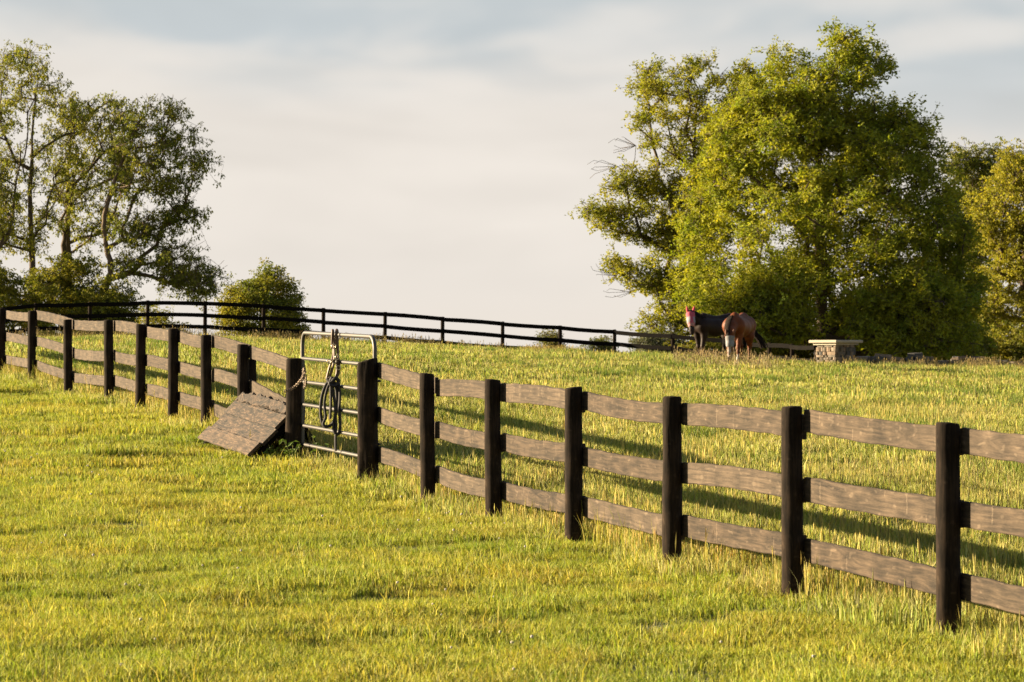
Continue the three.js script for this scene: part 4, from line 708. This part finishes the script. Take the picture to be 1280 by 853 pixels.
{
  const rng = mulberry(900), lawn = field('lawn_grass', 'short sunlit lawn grass in front of the brown fence');
  const thin = (x, d) => 0.75 + 0.5 * clamp(0.5 + 0.8 * N2(x * 0.8 + 3, d * 0.55));
  const near = [1, 2, 3, 4, 5].map((k) => tuft(k, { n: 430, R: 0.3, h: [0.02, 0.07], w: 0.0055, dry: 0.12, lean: 0.9 }));  // part of the straw-coloured blades stand in for tan sun glints
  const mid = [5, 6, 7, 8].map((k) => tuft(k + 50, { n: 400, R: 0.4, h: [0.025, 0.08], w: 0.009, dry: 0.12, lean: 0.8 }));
  const isLawn = (x, d) => x < fenceX(d) - 0.05 ? thin(x, d) : 0;
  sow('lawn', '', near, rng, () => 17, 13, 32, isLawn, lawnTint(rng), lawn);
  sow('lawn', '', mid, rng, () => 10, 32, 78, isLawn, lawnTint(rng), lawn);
  const odd = [8, 9].map((k) => tuft(k, { n: 7, R: 0.12, h: [0.08, 0.17], w: 0.006, dry: 0.3, lean: 0.6, seeds: 0.1, sw: 0.005 }));
  sow('odd', '', odd, rng, (d) => 8, 13, 60, isLawn, lawnTint(rng), lawn);

  const past = field('pasture_grass', 'longer yellowish pasture grass behind the brown fence');
  const isPast = (x, d) => x >= fenceX(d) - 0.05 ? 0.8 + 0.5 * clamp(0.5 + 0.8 * N2(x * 0.6 + 33, d * 0.4)) : 0;
  const pn = [11, 12, 13, 10].map((k) => tuft(k, { n: 300, R: 0.34, h: [0.04, 0.14], w: 0.0075, dry: 0.2, lean: 0.6, seeds: 0.015, sw: 0.006 }));
  const pm = [14, 15, 16].map((k) => tuft(k, { n: 260, R: 0.45, h: [0.04, 0.14], w: 0.012, dry: 0.2, lean: 0.6, seeds: 0.015, sw: 0.007 }));
  const pf = [17, 18, 19].map((k) => tuft(k, { n: 240, R: 0.7, h: [0.03, 0.095], w: 0.018, dry: 0.2, lean: 0.6, seeds: 0.02, sw: 0.01 }));
  sow('past', '', pn, rng, () => 11, 13, 36, isPast, pastTint(rng), past);
  sow('past', '', pm, rng, () => 6, 36, 62, isPast, pastTint(rng), past);
  sow('past', '', pf, rng, () => 2.6, 62, 128, isPast, pastTint(rng), past);
  const clump = [20, 21].map((k) => tuft(k, { n: 60, R: 0.2, h: [0.08, 0.22], w: 0.010, dry: 0.1, lean: 0.6 }));
  sow('clumps', '', clump, rng, () => 5, 16, 100, (x, d) => x > fenceX(d) + 0.3 && N2(x * 0.35 + 8, d * 0.13) + 0.4 * N2(x * 1.4, d * 0.5) > 0.42 ? 0.8 + 0.5 * rng() : 0, (x, d) => mixc([0.12, 0.19, 0.016], [0.2, 0.22, 0.03], rng(), 1), past);

  const strip = field('fence_line_grass', 'tall uncut straw-coloured grass along the foot of the brown fence');
  const tall = [22, 23, 24].map((k) => tuft(k, { n: 15, R: 0.12, h: [0.12, 0.42], w: 0.0065, dry: 0.45, lean: 0.28, seeds: 0.12, sw: 0.006 }));
  const hh = (x, d) => 0.5 + 0.5 * clamp(0.5 + 0.9 * N2(d * 0.45, x * 0.3)) - 0.3 * sstep(24, 17, d), straw = () => mixc([0.28, 0.28, 0.03], [0.44, 0.38, 0.08], rng(), 0.9 + 0.2 * rng());
  sow('strip', '', tall, rng, (d) => 75, 14, 60, (x, d) => { const q = x - fenceX(d); return q > 0.02 && q < 0.75 && !(d > 33.2 && d < 36) && rng() < 0.75 ? hh(x, d) : 0; }, straw, strip);
  sow('strip', '', tall, rng, (d) => 4, 16, 62, (x, d) => { const q = x - fenceX(d); return q > 0.7 && q < 5 && N2(x * 0.5 + 60, d * 0.3) > -0.2 ? 0.5 + 0.25 * rng() : 0; }, straw, strip);

  const crest = field('seeding_grass', 'tall brown seeding grass along the black crest fence and stone wall');
  const sd = [25, 26, 27].map((k) => tuft(k, { n: 9, R: 0.2, h: [0.15, 0.42], w: 0.010, dry: 0.45, lean: 0.25, seeds: 0.5, sw: 0.013 }));
  const lineD = (x) => x < 5.5 ? 117 : x < 11.5 ? lerp(116, 107.4, (x - 5.5) / 6) : lerp(107.2, 104.5, (x - 11.5) / 9);
  sow('crest', '', sd, rng, () => 34, 96, 120, (x, d) => { const q = d - lineD(x); return q > -1.2 && q < 0.9 && rng() < 0.25 + 0.75 * clamp(0.5 + 0.8 * N2(x * 0.7, 9)) ? 0.7 + 0.4 * rng() : 0; }, (x, d) => mixc([0.2, 0.19, 0.035], [0.30, 0.25, 0.06], rng(), 0.9 + 0.2 * rng()), crest);
  sow('crest', '', sd, rng, () => 3, 84, 112, (x, d) => x > fenceX(d) + 2 && lineD(x) - d < 16 && lineD(x) - d > 0 && N2(x * 0.3 + 4, d * 0.15) > 0.1 ? 0.35 + 0.2 * rng() : 0, (x, d) => mixc([0.24, 0.24, 0.035], [0.34, 0.30, 0.06], rng(), 1), crest);
  sow('crest', '', sd, rng, () => 9, 84, 95, (x, d) => { const p = x / d * F + 640; return p > 845 && p < 965 ? 0.6 + 0.5 * rng() : 0; }, (x, d) => mixc([0.22, 0.21, 0.05], [0.32, 0.27, 0.08], rng(), 1), crest);
  sow('crest', '', sd, rng, () => 22, 100, 112, (x, d) => Math.hypot((x - 1.5) / 1.2, (d - 106) / 4) < 1 ? 0.7 : 0, (x, d) => mixc([0.3, 0.28, 0.04], [0.40, 0.35, 0.07], rng(), 1), crest);
}
{ // white clover heads in the lawn
  const rng = mulberry(44), g = new THREE.IcosahedronGeometry(0.0095, 1), list = [];
  for (let i = 0; i < 380; i++) { const d = 14 + rng() * 26, x = (rng() * 2 - 1) * halfW(d); if (x < fenceX(d) - 0.2 && N2(x * 0.6 + 20, d * 0.5) > 0.05) list.push([x, d]); }
  const im = new THREE.InstancedMesh(g, new THREE.MeshStandardMaterial({ color: new THREE.Color().setRGB(0.42, 0.38, 0.32), roughness: 0.9 }), list.length), M = new THREE.Matrix4();
  list.forEach(([x, d], i) => { const s = 0.7 + 0.6 * rng(); M.makeScale(s, s, s).setPosition(x, ground(x, d) + 0.06 + 0.05 * rng(), -d); im.setMatrixAt(i, M); });
  im.name = numbered('clover_flowers'); scene.add(im); tag(im, 'white clover heads scattered through the lawn grass', 'flowers', null, 'stuff');
}
// broad-leaved weeds round the jump and the gate post
const weedMat = leafMat;
function weed(x, d, h, n, seed, label, y0 = 0) {
  const rng = mulberry(seed), pos = [], idx = [], col = [], st = [], w = thing('weed_plant', label, 'plant', V(x, ground(x, d) + y0, -d), 'weeds growing round the wooden jump');
  for (let s = 0; s < n; s++) {
    const a = rng() * 6.283, L = h * (0.6 + 0.5 * rng()), tip = V(Math.cos(a) * L * 0.4, L, Math.sin(a) * L * 0.4), pts = smoothPath([V(0, -0.02, 0), V(tip.x * 0.3, L * 0.5, tip.z * 0.3), tip], 6); st.push(tube(pts, pts.map((_, k) => 0.005 * (1 - 0.1 * k)), 4));
    for (let k = 0; k < 9; k++) { const p = pts[1 + Math.floor(rng() * 6)], b = pos.length / 3, q = new THREE.Quaternion().setFromEuler(new THREE.Euler((rng() - 0.5) * 1.2, rng() * 6.28, 0.3 - rng() * 0.9)), l = 0.05 + 0.06 * rng(), m = l * 0.55, t = 0.8 + 0.4 * rng(); for (const v of [V(0, 0, 0), V(l * 0.45, 0.008, m / 2), V(l * 0.45, 0.008, -m / 2), V(l, -0.012, 0)]) { v.applyQuaternion(q).add(p); pos.push(v.x, v.y, v.z); col.push(0.11 * t, 0.17 * t, 0.018 * t); } idx.push(b, b + 1, b + 3, b, b + 3, b + 2); }
  }
  const m = part('leaves', flat(geo(pos, idx, null, col)), weedMat, w); m.userData.kind = 'stuff'; const q = part('stems', mergeGeometries(st), new THREE.MeshStandardMaterial({ color: new THREE.Color().setRGB(0.12, 0.13, 0.03), roughness: 0.9 }), w); q.userData.kind = 'stuff';
}
weed(-3.62, 39.6, 0.62, 7, 1, 'leafy weed climbing over the ridge of the wooden jump by the broken post', 0.05);
weed(-2.9, 36.2, 0.2, 5, 2, 'broad-leaved weed under the open end of the wooden jump');
weed(-2.66, 36.0, 0.28, 6, 3, 'leafy weed at the foot of the chained gate post');
weed(-2.3, 35.9, 0.3, 7, 4, 'low weed under the pipe gate beside the chained post');
weed(-3.05, 36.35, 0.2, 5, 5, 'small weed at the lower corner of the plank face');
renderer.render(scene, camera);
